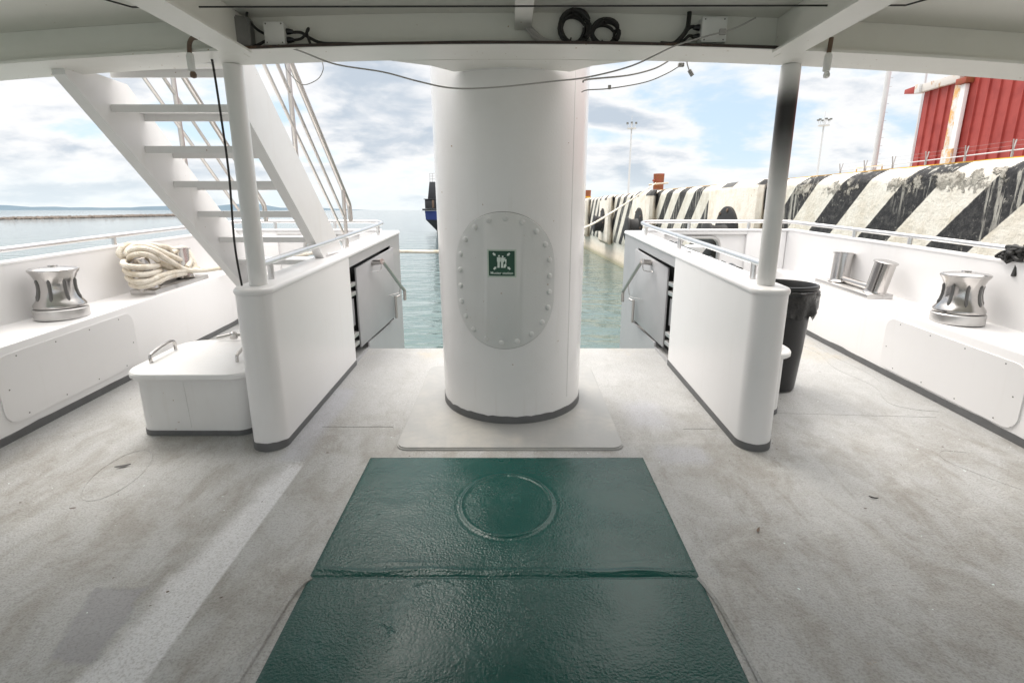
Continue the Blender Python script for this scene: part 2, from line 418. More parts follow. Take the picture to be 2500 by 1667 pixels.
M['mast'] = m_plain("pale galvanised mast", (.60, .61, .62), .5, 0, .08, 3)
M['lamp'] = m_plain("lamp head metal", (.16, .16, .15), .5, 0, .3, 5)
M['fence'] = m_plain("galvanised fence steel", (.36, .35, .34), .5, 0, .2, 5)
M['rock'] = m_plain("breakwater rock", (.15, .125, .105), .95, 0, .9, 1.6)
M['hill'] = m_plain("distant hill", (.09, .14, .18), 1, 0, .2, .004)
M['hullblue'] = m_rusty("blue hull paint", (.015, .035, .17), (.03, .04, .10), .62)
M['hulldark'] = m_plain("black hull paint", (.028, .03, .035), .6, 0, .5, 2)
M['signgreen'] = m_plain("sign green", (.003, .060, .030), .45, 0, .05, 5)
M['signwhite'] = m_plain("sign white", (.72, .80, .74), .4, 0, .02, 5)
M['signedge'] = m_plain("sign pale border", (.52, .60, .52), .4, 0, .05, 5)
# ================================================================== SETTING
d = MB()
d.quad((-3.05, -4, dz(-4)), (3.05, -4, dz(-4)), (3.05, 4.745, dz(4.745)), (-3.05, 4.745, dz(4.745)))
for sgn in (-1, 1):
    a, b_ = sorted((sgn * 1.36, sgn * 3.05))
    d.quad((a, 4.745, dz(4.745)), (b_, 4.745, dz(4.745)), (b_, 6.12, dz(6.12)), (a, 6.12, dz(6.12)))
d.quad((-1.36, 4.745, dz(4.745)), (1.36, 4.745, dz(4.745)), (1.36, 4.747, -1.0), (-1.36, 4.747, -1.0))
def bead(pts, r=.006, n=6): d.tube([(x, y, dz(y) + (.003 if r > .01 else 0)) for x, y, *_ in catmull([(x, y, 0) for x, y in pts], n)], r, 6)
bead([(-.79, 1.776), (-.815, 1.74), (-.835, 1.66), (-.845, 1.5), (-.858, 1.33), (-.87, 1.1), (-.87, .6)], .012)
bead([(.735, 1.775), (.752, 1.72), (.768, 1.62), (.777, 1.45), (.78, 1.33), (.785, 1.1), (.785, .6)], .012)
d.tube([(-2.105 + .13 * cos(t) * .9 - .05 * sin(t), 2.555 + .25 * sin(t) + .03 * cos(t), dz(2.555 + .25 * sin(t) + .03 * cos(t)) - .0028) for t in [2 * pi * k / 48 for k in range(48)]], .0052, 6, closed=True)
bead([(2.62, 2.78), (2.50, 2.80), (2.44, 2.74), (2.44, 2.66), (2.52, 2.50), (2.62, 2.36), (2.75, 2.25)], .0022)
bead([(-1.21, 3.111), (-.755, 3.111)], .0035); bead([(1.08, 3.08), (1.30, 3.085)], .003); bead([(1.56, 3.33), (2.2, 3.29), (2.81, 3.25)], .0024)
bead([(2.72, 5.2), (2.78, 4.6), (2.70, 4.2), (2.76, 3.8), (2.66, 3.5), (2.75, 3.38), (2.9, 3.34)], .003)
bead([(2.9, 4.9), (2.87, 4.5), (2.90, 4.1), (2.87, 3.9)], .003)
struct(d.build("deck", M['deck']))
w = MB(); R_ = 14000; ZW = -.95
w.quad((-R_, -R_, ZW), (R_, -R_, ZW), (R_, R_, ZW), (-R_, R_, ZW)); struct(w.build("sea", M['water']))
# far hills, solid ridges
h = MB(); rows = []
for i in range(121):
    t = i / 120; x = -5200 + 3900 * t; e = 26 + 22 * mnoise.noise((t * 6, 0, 1)) + 14 * mnoise.noise((t * 19, 3, 1)) + 30 * math.exp(-((t - .74) / .035) ** 2) + 24 * math.exp(-((t - .12) / .1) ** 2)
    e *= min(1, (1 - t) * 5) * 1.0
    e = max(e, .6); rows.append([(x, 4300, ZW - 1), (x, 4500, ZW + e * .8), (x, 4800, ZW + e), (x, 5400, ZW - 1)])
h.loft(rows); struct(h.build("hills", M['hill']))
# quay ground behind the wall
qg = MB()
def qz(y):
    ks = ((-40, 1.85), (0, 1.87), (5, 1.885), (10, 1.93), (18, 2.03), (35, 2.09), (240, 2.1))
    for (a, za), (b_, zb) in zip(ks, ks[1:]):
        if y <= b_: return za + (zb - za) * (y - a) / (b_ - a)
    return 2.1
QY = [-30, -10, 0, 2, 4, 5, 6, 8, 10, 12, 15, 18, 25, 35, 60, 120, 230]
qg.loft([[(5.02, y, qz(y) + .09), (160, y, qz(y) + .09)] for y in QY]); struct(qg.build("quay_ground", M['conc']))
# ceiling plate under the upper deck
def zc(x): return 2.415 - .0145 * x * x
def zf(x): return 2.245 - .0145 * x * x
XS = [-4.2 + .35 * i for i in range(25)]
c = MB()
c.loft([[(x, -1.8, zc(x)), (x, 2.93, zc(x)), (x, 2.93, zc(x) + .05), (x, -1.8, zc(x) + .05)] for x in XS], closed=True, cap=True)
struct(c.build("ceiling", M['ceil']))
# ================================================================== BEAMS
t = thing("ceiling_beam", (0, 2.82, 2.24), "long cambered white steel beam crossing overhead, carrying wires and boxes", "beam")
mb = MB(); mb.loft([[(x, 2.70, zf(x)), (x, 2.95, zf(x)), (x, 2.95, zf(x) + .012), (x, 2.70, zf(x) + .012)] for x in XS], closed=True, cap=True)
mb.build("flange", M['flange'], t)
mb = MB(); mb.loft([[(x, 2.815, zf(x) + .012), (x, 2.827, zf(x) + .012), (x, 2.827, zc(x) - .001), (x, 2.815, zc(x) - .001)] for x in XS], closed=True, cap=True)
mb.build("web", M['ceil'], t)
mb = MB()
for sg in (-1, 1):
    P = [(sg * .62, 2.951), (sg * .20, 2.951), (sg * .20, 3.15), (sg * .32, 3.19), (sg * .43, 3.06)]
    mb.prism(P, lambda u, v: (u, v, zf(u) - .001), lambda u, v: (u, v, zf(u) + .013))
mb.prism([(-.1995, 2.951), (.1995, 2.951), (.1995, 3.16), (-.1995, 3.16)], lambda u, v: (u, v, zf(u) - .001), lambda u, v: (u, v, zf(u) + .013))
mb.build("haunch", M['flange'], t)
mb = MB(); mb.loft([[(x, 2.6965, zf(x) + .002), (x, 2.6985, zf(x) + .002), (x, 2.6985, zf(x) + .014), (x, 2.6965, zf(x) + .014)] for x in [-1.27 + .0847 * i for i in range(31)]], closed=True, cap=True)
mb.build("rusty_edge", M['rustline'], t)
for sg, where in ((-1, "left"), (1, "right")):
    t = thing("roof_girder", (sg * 1.28, 0, 2.21), f"white fore and aft roof girder meeting the beam above the {where} post", "girder", "roof girders over the posts")
    MB().box((sg * 1.28 - .068, -1.8, 2.208), (sg * 1.28 + .068, 2.697, 2.218)).build("flange", M['flange'], t)
    MB().box((sg * 1.28 - .006, -1.8, 2.2185), (sg * 1.28 + .006, 2.813, 2.388)).build("web", M['ceil'], t)
t = MB(); t.box((.012, -1.8, 2.335), (.092, 2.813, 2.413), .004); t = t.build("roof_stringer", M['flange'])
tag(t, "short white centre roof stiffener ending at the beam beside the coiled cables", "stiffener")
# posts
def post(x, m, label):
    mb = MB(); mb.lathe([(.048, 0), (.048, 1.12)], (0, 0, 0), 28)
    mt = Matrix.Translation(Vector((x, 2.94, 0)))
    for v in mb.bm.verts:
        k = v.co.z / 1.12; z0, z1 = dz(2.94, .94), zf(x) - .002
        v.co = Vector((v.co.x + x, v.co.y + 2.94, z0 + (z1 - z0) * k))
    o = mb.build("post", m); tag(o, label, "post", "roof posts on the bulwark noses"); return o
post(-1.425, M['white'], "plain white round post standing beside the stairs"); post(1.425, M['post'], "white round post blackened along its upper half, beside the bin")
# ================================================================== PILLAR
PR, PY = .48, 3.6
def cyl(deg, z, off=0):
    a = radians(deg); r = PR + off + .0085 * (z - .4)
    return Vector((r * sin(a) - .006 * (z - .2), PY - r * cos(a), z))
t = thing("mast_pillar", (0, PY, dz(PY)), "thick white cylindrical pillar in the middle with an oval cover plate", "pillar")
mb = MB()
n = 96
rows = [[cyl(360 * k / n, dz(PY - PR * cos(2 * pi * k / n)) + .01) for k in range(n)]] + [[cyl(360 * k / n, z) for k in range(n)] for z in (.6, 1.2, 1.8, 2.411)]
mb.loft(rows, closed=True); mb.build("shaft", M['pillar'], t)
def ripple(k): return .009 * mnoise.noise((k * .6, 2, 0)) + .005 * mnoise.noise((k * 2.7, 5, 0))
mb = MB(); mb.loft([[cyl(360 * k / n, dz(PY - PR * cos(2 * pi * k / n)) + .0152, .004) for k in range(n)], [cyl(360 * k / n, dz(PY - PR * cos(2 * pi * k / n)) + .064 + ripple(k), .004) for k in range(n)], [cyl(360 * k / n, dz(PY - PR * cos(2 * pi * k / n)) + .064 + ripple(k), -.004) for k in range(n)]], closed=True)
mb.build("base_band", M['band'], t)
mb = MB(); mb.tube([cyl(49.3, .30 + .06 * i, -.001) for i in range(34)], .0035, 6); mb.build("weld_seam", M['pillar'], t)
mb = MB(); mb.loft([[cyl(a, 2.238, .001), cyl(a, 2.238, .005), cyl(a, 2.25, .006), cyl(a, 2.262, .001)] for a in [-31.5 + 2 * i for i in range(28)]], closed=True, cap=True); mb.build("head_collar", M['pillar'], t)
# cover plate, wrapped round the shaft
AC, HW = -5.4, .312; zb, zt = .674, 1.488; rr_ = HW
def stad(u, v): return (AC + math.degrees(u / PR), v)
ring = []
for k in range(33): a = pi * k / 32; ring.append((HW * cos(a), zt - rr_ + rr_ * sin(a)))
for k in range(33): a = pi + pi * k / 32; ring.append((HW * cos(a), zb + rr_ + rr_ * sin(a)))
mb = MB()
cols = 33
def halfh(u): return sqrt(max(0, rr_ ** 2 - u * u))
rows = []
for i in range(cols):
    u = HW * math.sin(pi / 2 * (-1 + 2 * i / (cols - 1))); hh = halfh(u)
    a = AC + math.degrees(u / PR); z0, z1 = zb + rr_ - hh, zt - rr_ + hh
    rows.append([cyl(a, z0, .001), cyl(a, z0, .009), cyl(a, z0 + .003, .011), cyl(a, z1 - .003, .011), cyl(a, z1, .009), cyl(a, z1, .001)])
mb.loft(rows); plate = mb.build("cover_plate", M['plate'], t)
rim = [cyl(AC + math.degrees((HW + .001) * cos(pi * k / 32) / PR), zt - rr_ + rr_ * sin(pi * k / 32), .0025) for k in range(33)] + [cyl(AC + math.degrees((HW + .001) * cos(pi + pi * k / 32) / PR), zb + rr_ + rr_ * sin(pi + pi * k / 32), .0025) for k in range(33)]
MB().tube(rim, .0035, 6, closed=True).build("rim_seam", M['gbox'], plate)  # thin grey bead giving the cover plate a darker outline
L1 = 2 * (zt - zb - 2 * rr_) + 2 * pi * (rr_ - .035); nb = 22
def stadpt(s):
    r = rr_ - .035; st = zt - zb - 2 * rr_
    if s < pi * r: a = s / r; return (r * cos(a), zt - rr_ + r * sin(a))
    s -= pi * r
    if s < st: return (-r, zt - rr_ - s)
    s -= st
    if s < pi * r: a = pi + s / r; return (r * cos(a), zb + rr_ + r * sin(a))
    s -= pi * r; return (r, zb + rr_ + s)
for i in range(nb):
    u, v = stadpt((i + .35) * L1 / nb); a = AC + math.degrees(u / PR)
    cpt = cyl(a, v, .011); nrm = (cyl(a, v, 1) - cyl(a, v, 0)).normalized()
    q = nrm.to_track_quat('Z', 'Y').to_matrix().to_3x3()
    mb = MB(); mb.lathe([(.018, 0), (.018, .003), (.015, .0042), (.0145, .009), (.011, .011), (.003, .0115)], cpt, 14, q)
    mb.build("bolt", M['plate'], plate)
# muster sign, wrapped on the cover plate
sgn = thing("muster_sign", cyl(-6.3, 1.12, .012), "small square green sign with white figures and lettering on the pillar cover", "sign")
SC_A = -6.35; SW = .0742; SZ = 1.121; SH = .146
def sp(u, v, off): return cyl(SC_A + math.degrees(u / PR), SZ + v, .0115 + off)     # u metres from centre, v metres from bottom
def signsheet(name, x0, y0, x1, y1, o, m):
    mb = MB(); mb.loft([[sp(x0 + (x1 - x0) * i / 12, y0, o - .001), sp(x0 + (x1 - x0) * i / 12, y0, o), sp(x0 + (x1 - x0) * i / 12, y1, o), sp(x0 + (x1 - x0) * i / 12, y1, o - .001)] for i in range(13)], closed=True, cap=True)
    return mb.build(name, m, sgn)
signsheet("border", -SW - .009, -.009, SW + .009, SH + .009, .001, M['signedge'])
signsheet("panel", -SW, 0, SW, SH, .002, M['signgreen'])
mb = MB()
def poly(pts, o=.003):
    vs = [mb.bm.verts.new(sp(u * SW * 2 - SW, v * SH, o)) for u, v in pts]; mb.bm.faces.new(vs)
for cx, cy, a in ((.225, .86, -45), (.76, .86, 225), (.245, .315, 45), (.775, .32, 135)):     # four arrows pointing in
    ca, sa = cos(radians(a)), sin(radians(a))
    def rt(p): return (cx + p[0] * ca - p[1] * sa, cy + p[0] * sa + p[1] * ca)
    poly([rt(p) for p in ((-.075, -.035), (-.005, -.035), (-.005, -.06), (.075, 0), (-.005, .06), (-.005, .035), (-.075, .035))])
def disc(cx, cy, r):
    poly([(cx + r * cos(2 * pi * k / 14), cy + r * sin(2 * pi * k / 14)) for k in range(14)])
disc(.405, .80, .037); disc(.545, .78, .036); disc(.625, .715, .027)
poly([(.325, .75), (.47, .75), (.47, .57), (.435, .57), (.425, .33), (.335, .33), (.345, .57), (.325, .57)])
poly([(.48, .735), (.60, .735), (.60, .56), (.565, .56), (.56, .33), (.475, .33), (.48, .56)])
poly([(.575, .68), (.69, .675), (.685, .56), (.675, .48), (.69, .42), (.64, .33), (.565, .33), (.60, .46), (.645, .50), (.65, .56), (.61, .62)])
mb.build("figures", M['signwhite'], sgn, smooth=False)
cu = bpy.data.curves.new("lettering", 'FONT'); cu.body = "Muster station"; cu.size = 1; cu.align_x = 'CENTER'; cu.offset = .012
to = bpy.data.objects.new("lettering", cu); COL.objects.link(to); bpy.context.view_layer.update()
me = bpy.data.meshes.new_from_object(to.evaluated_get(bpy.context.evaluated_depsgraph_get()))
bpy.data.objects.remove(to)
bm = bmesh.new(); bm.from_mesh(me)
wid = max(v.co.x for v in bm.verts) - min(v.co.x for v in bm.verts)
for v in bm.verts: v.co = sp(v.co.x / wid * .128, .010 + v.co.y * .128 / wid, .003)
mb = MB(); mb.bm.free(); mb.bm = bm; mb.build("lettering", M['signwhite'], sgn, smooth=False)
# doubler plate under the pillar
mb = MB(); mb.prism(rrect(-.672, 2.812, .648, 4.208, .06), lambda u, v: (u, v, dz(v) + .001), lambda u, v: (u, v, dz(v) + .016))
mb.tube([(u, v, dz(v) + .004) for u, v in rrect(-.676, 2.808, .652, 4.212, .064)], .0065, 6, closed=True)
dp = mb.build("base_plate", m_white("base plate paint", (.35, .35, .343), .45, .55, .12, specks=1, fine=.3)); tag(dp, "rounded square pale plate lying on the deck under the pillar", "deck plate")
# ================================================================== GREEN PANEL
mb = MB(); NX, NY = 210, 430; x0, x1, y0, y1 = -.80, .74, .55, 2.718
def gh(x, y):
    h = .006
    e = math.hypot((x + .025) / .218, (y - 2.275) / .25)
    h += .0062 * math.exp(-((e - 1) / .032) ** 2) - .002 * math.exp(-((e - 1.10) / .03) ** 2)
    ys = 1.782 + .004 * mnoise.noise((x * 6, 0, 0))
    h -= .0048 * math.exp(-((y - ys) / .0065) ** 2)
    yr = 1.815 + .016 * mnoise.noise((x * 4.5, 3, 0)); h += (.0042 + .0045 * mnoise.noise((x * 5, 9, 0))) * math.exp(-((y - yr) / .012) ** 2)
    yw = 1.86 + .03 * mnoise.noise((x * 2.2, 14, 0)); h += .004 * max(0, mnoise.noise((x * 3.3, 21, 0)) + .1) * math.exp(-((y - yw) / .010) ** 2)
    h += .0012 * mnoise.noise((x * 7, y * 7, 0)) + .0020 * max(0, mnoise.noise((x * 3 + 5, y * 9, 2))) ** 1.5
    edge = min(x - x0, x1 - x, y1 - y); h = .0025 + (h - .0025) * min(1, max(0, edge / .01))
    return max(h, .0013)
# rows bunched near the camera are not needed: uniform grid
rows = [[(x0 + (x1 - x0) * i / NX, y0 + (y1 - y0) * j / NY, dz(y0 + (y1 - y0) * j / NY) + gh(x0 + (x1 - x0) * i / NX, y0 + (y1 - y0) * j / NY)) for i in range(NX + 1)] for j in range(NY + 1)]
mb.loft(rows); gm = mb.build("green_deck_marking", M['green'], ang=80)
tag(gm, "glossy dark green painted rectangle on the deck in front of the pillar", "floor marking")
# ================================================================== INNER BULWARKS WITH GATES
def nose_poly(s, x_in, x_out, y_end, grow=0, y_c=2.89):
    xc = (x_in + x_out) / 2; r = (x_out - x_in) / 2 + grow
    pts = [(s * (xc + r * cos(pi + pi * k / 20)), y_c + r * sin(pi + pi * k / 20)) for k in range(21)]
    return pts + [(s * (xc + r), y_end), (s * (xc - r), y_end)]
def handrail(parent, pts, r, posts, hh, name="handrail", m='rail', clos=6):
    hr = MB().tube(catmull(pts, clos), r, 12).build(name, M[m], parent)
    for p, q in posts: MB().tube([p, q], r * .95, 10).build("stanchion", M['rail'], hr)
    return hr
for s in (-1, 1):
    side = "left" if s < 0 else "right"
    t = thing("gate_bulwark", (s * 1.42, 2.9, dz(2.9)), "white round nosed inner bulwark " + ("on the stair side with an open grey gate" if s < 0 else "beside the black bin with an open grey gate"), "bulwark", "inner bulwarks either side of the passage")
    mb = MB(); mb.prism(nose_poly(s, 1.325, 1.525, 4.29), lambda u, v: (u, v, dz(v) - .002), lambda u, v: (u, v, dz(v) + .905)); mb.build("wall_panel", M['wall'], t)
    mb = MB(); mb.prism([(s * 1.45, 4.2905), (s * 1.525, 4.2905), (s * 1.525, 6.20), (s * 1.45, 6.20)], lambda u, v: (u, v, -1.0), lambda u, v: (u, v, dz(v) + .905)); mb.build("outer_panel", M['gatedark'] if 0 else M['mid'], t)
    # cap with a rounded rim, turning into the bow bulwark
    def cap(off, z): return [(u, v, dz(v) + z) for u, v in nose_poly(s, 1.325, 1.525, 6.28, off)]
    mb = MB(); mb.loft([cap(.001, .9055), cap(.005, .908), cap(.008, .918), cap(.006, .930), cap(-.002, .939), cap(-.012, .942)], closed=True, cap=True); mb.build("cap", M['wall'], t)
    def bp(off): return nose_poly(s, 1.325, 1.525, 4.29, off)
    mb = MB(); mb.loft([[(u, v, dz(v) + z + (0 if i == 0 else .012 * mnoise.noise((v * 6, u * 6, 1)) + .006 * mnoise.noise((v * 21, u * 21, 1)))) for u, v in bp(o)] for i, (o, z) in enumerate(((.004, .0005), (.004, .046), (-.004, .046)))], closed=True); mb.build("base_band", M['band'], t)
    # grey frame round the gate pocket
    fr = MB(); X0, X1 = sorted((s * 1.33, s * 1.345))
    def strip(ya, yb, za, zb_):                                         # za/zb_ functions of y
        fr.hexa([(X0, ya, za(ya)), (X1, ya, za(ya)), (X1, yb, za(yb)), (X0, yb, za(yb)), (X0, ya, zb_(ya)), (X1, ya, zb_(ya)), (X1, yb, zb_(yb)), (X0, yb, zb_(yb))])
    yA, yB = 4.291, (5.80 if s < 0 else 5.60)
    strip(yA, yB, lambda y: 1.042 + .054 * (y - 4.3), lambda y: dz(y) + .905)
    strip(yB, 6.28, lambda y: -1.0, lambda y: dz(y) + .905)
    strip(4.75, yB, lambda y: -1.0, lambda y: .30 + .0 * y)
    strip(yA, 4.75, lambda y: dz(y) + .001, lambda y: .26)
    a, b_ = sorted((s * 1.345, s * 1.525)); fr.box((a, 6.262, -1), (b_, 6.279, dz(6.26) + .90))
    fr.build("gate_frame", M['gate'], t)
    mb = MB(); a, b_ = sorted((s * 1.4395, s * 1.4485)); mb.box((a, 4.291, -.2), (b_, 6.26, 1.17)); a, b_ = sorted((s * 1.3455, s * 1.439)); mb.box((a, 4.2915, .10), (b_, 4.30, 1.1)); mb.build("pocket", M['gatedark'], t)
    # latch blocks in the pocket gap
    for zz_ in (.88, .80, .44, .36):
        a, b_ = sorted((s * 1.352, s * 1.437)); MB().box((a, 4.36, zz_ - .015), (b_, 4.52, zz_ + .02), .004).build("hinge_knuckle", M['satin'], t)
    a, b_ = sorted((s * 1.40, s * 1.438)); MB().box((a, 4.33, .50), (b_, 4.60, .74), .004).build("hinge_plate", M['mid'], t)
    # gate leaf, folded back into the pocket and standing slightly ajar
    yn, yf = (4.60, 5.70) if s < 0 else (4.60, 5.50)
    leaf = MB()
    xn, xf = s * 1.362, s * 1.275
    dx_, dy_ = (xf - xn), (yf - yn); nn = Vector((-dy_, dx_, 0)).normalized() * (.018 * (1 if s < 0 else -1))
    if (nn.x * s) < 0: nn = -nn
    base = [(xn, yn, .293, 1.008), (xf, yf, .37 if s < 0 else .385, 1.108)]
    q0 = [Vector((x, y, zl)) for x, y, zl, zh in base]; q1 = [Vector((x, y, zh)) for x, y, zl, zh in base]
    leaf.hexa([q0[0], q0[1], q0[1] + nn, q0[0] + nn, q1[0], q1[1], q1[1] + nn, q1[0] + nn], .004)
    gl = leaf.build("gate_leaf", M['gate'], t)
    bar = MB(); A = Vector((s * 1.275, 4.97, 1.02)); B = Vector((s * 1.20, 4.81, 1.045))
    bar.tube([Vector((s * 1.33, 5.02, 1.01)), Vector((s * 1.21, 4.93, 1.035))], .026, 14); 
    bar.tube(catmull([(s * 1.215, 4.935, 1.033), (s * 1.20, 5.02, .985), (s * 1.165, 5.45, .735), (s * 1.15, 5.56, .672), (s * 1.148, 5.57, .645), (s * 1.15, 5.575,   .56)] if s < 0 else [(s * 1.215, 4.935, 1.033), (s * 1.20, 4.99, .985), (s * 1.16, 5.33, .735), (s * 1.15, 5.39, .68), (s * 1.148, 5.395, .65), (s * 1.15, 5.40, .575)], 6), .0165, 12)
    bar.build("grab_bar", M['hand'], gl)
    mb = MB(); mb.tube(catmull([(s * 1.23, 4.96, 1.02), (s * 1.235, 4.965, .96), (s * 1.25, 4.93, .945), (s * 1.30, 4.86, .945)], 5), .004, 6)
    mb.build("stay_hook", M['steel'], gl); mb = MB()
    yh = 5.60 if s < 0 else 5.36
    mb.tube(catmull([(s * 1.17, yh - .1, .76), (s * 1.19, yh - .1, .66), (s * 1.22, yh - .14, .645), (s * 1.27, yh - .22, .645)], 5), .004, 6); mb.build("stay_hook", M['steel'], gl)
    mb = MB(); mb.tube([(s * 1.255, yh, .36), (s * 1.255, yh, .60)], .014, 10); mb.tube([(s * 1.25, yh + .01, .585), (s * 1.22, yh + .06, .60)], .008, 8); mb.build("bolt_latch", M['hand'], gl)
    # cap handrail
    xr = s * 1.43; hz = 1.045
    pts = [(s * 1.43, 2.99, dz(2.99, hz)), (s * 1.43, 3.4, dz(3.4, hz)), (s * 1.43, 4.4, dz(4.4, hz)), (s * 1.43, 5.4, dz(5.4, hz)), (s * 1.435, 5.85, dz(5.85, hz + .005)), (s * 1.46, 6.0, dz(6.0, hz + .008)), (s * 1.56, 6.10, dz(6.1, hz + .010)), (s * 1.75, 6.12, dz(6.12, hz + .01)), (s * 2.3, 6.13, dz(6.13, hz + .012)), (s * 2.85, 6.13, dz(6.13, hz + .012)), (s * 3.04, 6.10, dz(6.1, hz + .012)), (s * 3.13, 6.02, dz(6.02, hz + .012)), (s * 3.17, 5.85, dz(5.85, hz + .01))]
    st = [((s * 1.43, y, dz(y, .94)), (s * 1.43, y, dz(y, hz))) for y in (3.12, 4.55, 5.72)] + [((s * x, 6.125, dz(6.1, .95)), (s * x, 6.125, dz(6.1, hz))) for x in (2.02, 2.7)]
    handrail(t, pts, .019, st, hz)
# ================================================================== OUTER + BOW BULWARKS
def xo(y):
    ks = ((-4, 3.5), (1, 3.47), (3.44, 3.437), (4.5, 3.354), (6.19, 3.126), (6.5, 3.08))
    for (a, za), (b_, zb_) in zip(ks, ks[1:]):
        if y <= b_: return za + (zb_ - za) * (y - a) / (b_ - a)
    return 3.1
YS = [-3, -1.5, 0, 1, 2, 2.5, 3, 3.44, 4, 4.5, 5, 5.5, 6.13]
for s in (-1, 1):
    lz_ = .565 if s < 0 else .527
    desc = "white outer bulwark with a shelf on the sea side" if s < 0 else "white outer bulwark with a shelf on the quay side"
    t = thing("side_bulwark", (s * 3.2, 3, dz(3)), desc, "bulwark", "outer side bulwarks")
    mb = MB(); mb.loft([[(s * 3.0, y, dz(y)), (s * 3.0, y, dz(y, lz_ - .012)), (s * 3.004, y, dz(y, lz_ - .003)), (s * 3.012, y, dz(y, lz_)), (s * (xo(y)), y, dz(y, lz_))] for y in YS]); mb.build("shelf", M['wall'], t)
    mb = MB(); mb.loft([[(s * xo(y), y, dz(y, lz_ - .02)), (s * xo(y), y, dz(y, .955)), (s * (xo(y) - .006), y, dz(y, .958)), (s * (xo(y) - .006), y, dz(y, .972)), (s * (xo(y) + .005), y, dz(y, .978)), (s * (xo(y) + .06), y, dz(y, .978)), (s * (xo(y) + .07), y, dz(y, .965)), (s * (xo(y) + .07), y, -1.1)] for y in YS]); mb.build("upper_plate", M['wall'], t)
    mb = MB(); mb.loft([[(s * 2.996, y, dz(y, .001)), (s * 2.996, y, dz(y, .050 + .013 * mnoise.noise((y * 4, s, 0)) + .006 * mnoise.noise((y * 15, s, 3)))), (s * 3.001, y, dz(y, .050))] for y in [-3 + .1 * i for i in range(91)]]); mb.build("base_band", M['band'], t)
    py0, py1, pz0, pz1 = (2.90, 4.06, .10, .515) if s < 0 else (2.90, 4.10, .065, .465)
    mb = MB(); mb.prism(rrect(py0, pz0, py1, pz1, .09), lambda u, v: (s * 3.0005, u, dz(u, v)), lambda u, v: (s * 2.992, u, dz(u, v))); pn = mb.build("access_panel", M['wall'], t)
    for u, v in [(py0 + .06, (pz0 + pz1) / 2), (py1 - .04, (pz0 + pz1) / 2 - .03)] + [(py0 + .15 + k * (py1 - py0 - .3) / 3, z_) for k in range(4) for z_ in (pz0 + .025, pz1 - .025)]:
        mb = MB(); mb.lathe([(.0048, -.0005), (.0048, .0012), (.002, .0018)], (s * 2.992, u, dz(u, v)), 8, Matrix.Rotation(-s * pi / 2, 3, 'Y')); mb.build("screw", M['lamp'], pn)
    if s > 0: MB().box((2.975, 2.80, dz(2.8, .10)), (2.9995, 2.83, dz(2.8, .15)), .004).build("panel_latch", M['wall'], t)
    pts = [(s * xo(y), y, dz(y, 1.052)) for y in (-2, -.5, 1, 2, 2.6, 3.2, 3.8, 4.4, 5.0, 5.6, 5.8)]
    hr = handrail(t, [(s * (xo(y) + .03), y, dz(y, 1.052)) for y in (-2, -.5, 1, 2, 2.6, 3.2, 3.8, 4.4, 5.0, 5.5)] + [(s * 3.165, 5.84, dz(5.84, 1.055))], .019,
             [((s * (xo(y) + .03), y, dz(y, .978)), (s * (xo(y) + .03), y, dz(y, 1.052))) for y in ((2.0, 4.53) if s < 0 else (2.5, 3.6, 4.53, 5.15))], 1.05)
    # bow bulwark across the well
    t = thing("bow_bulwark", (s * 2.2, 6.13, dz(6.13)), "white transverse bow bulwark with " + ("a rope led out through its fairlead" if s < 0 else "a steel rimmed oval opening"), "bulwark", "bow bulwarks ahead of the wells")
    hole = rrect(1.93, dz(6.1, .50), 2.38, dz(6.1, .88), .10)
    mb = MB(); f0 = lambda u, v: (s * u, 6.13, v); f1 = lambda u, v: (s * u, 6.145, v)
    mb.prism([(1.526, -1.0), (3.14, -1.0), (3.14, dz(6.1, .948)), (1.526, dz(6.1, .948))], f0, f1, [hole]); mb.build("plate", M['wall'], t)
    mb = MB(); Z0, Z1 = dz(6.1), dz(6.1, .948)
    mb.box((min(s * 1.526, s * 1.74), 6.095, Z0), (max(s * 1.526, s * 1.74), 6.129, Z1), .006); mb.box((min(s * 2.68, s * 3.13), 6.095, Z0), (max(s * 2.68, s * 3.13), 6.129, Z1), .006); mb.box((min(s * 1.741, s * 2.679), 6.095, dz(6.1, .915)), (max(s * 1.741, s * 2.679), 6.129, Z1), .006); mb.build("recess_frame", M['wall'], t)
    mb = MB(); mb.box((min(s * 1.51, s * 3.2), 6.085, dz(6.1, .9485)), (max(s * 1.51, s * 3.2), 6.24, dz(6.1, .972)), .010); mb.build("cap", M['wall'], t)
    mb = MB(); mb.tube([(s * u, 6.127, v) for u, v in rrect(1.93, dz(6.1, .50), 2.38, dz(6.1, .88), .10)], .022, 10, closed=True); mb.build("fairlead_rim", M['satin'], t)
# white bollard on the foredeck step seen through the right opening
t = thing("bow_bollard", (2.33, 6.75, .6), "white flared bollard head seen through the oval opening", "bollard")
MB().lathe([(.09, 0), (.075, .28), (.08, .36), (.13, .43), (.135, .45), (.12, .465), (.02, .47)], (2.33, 6.75, .6), 24).build("head", M['wall'], t)
MB().box((1.9, 6.5, .56), (2.75, 7.0, .60), .01).build("mounting_plate", M['band'], t)
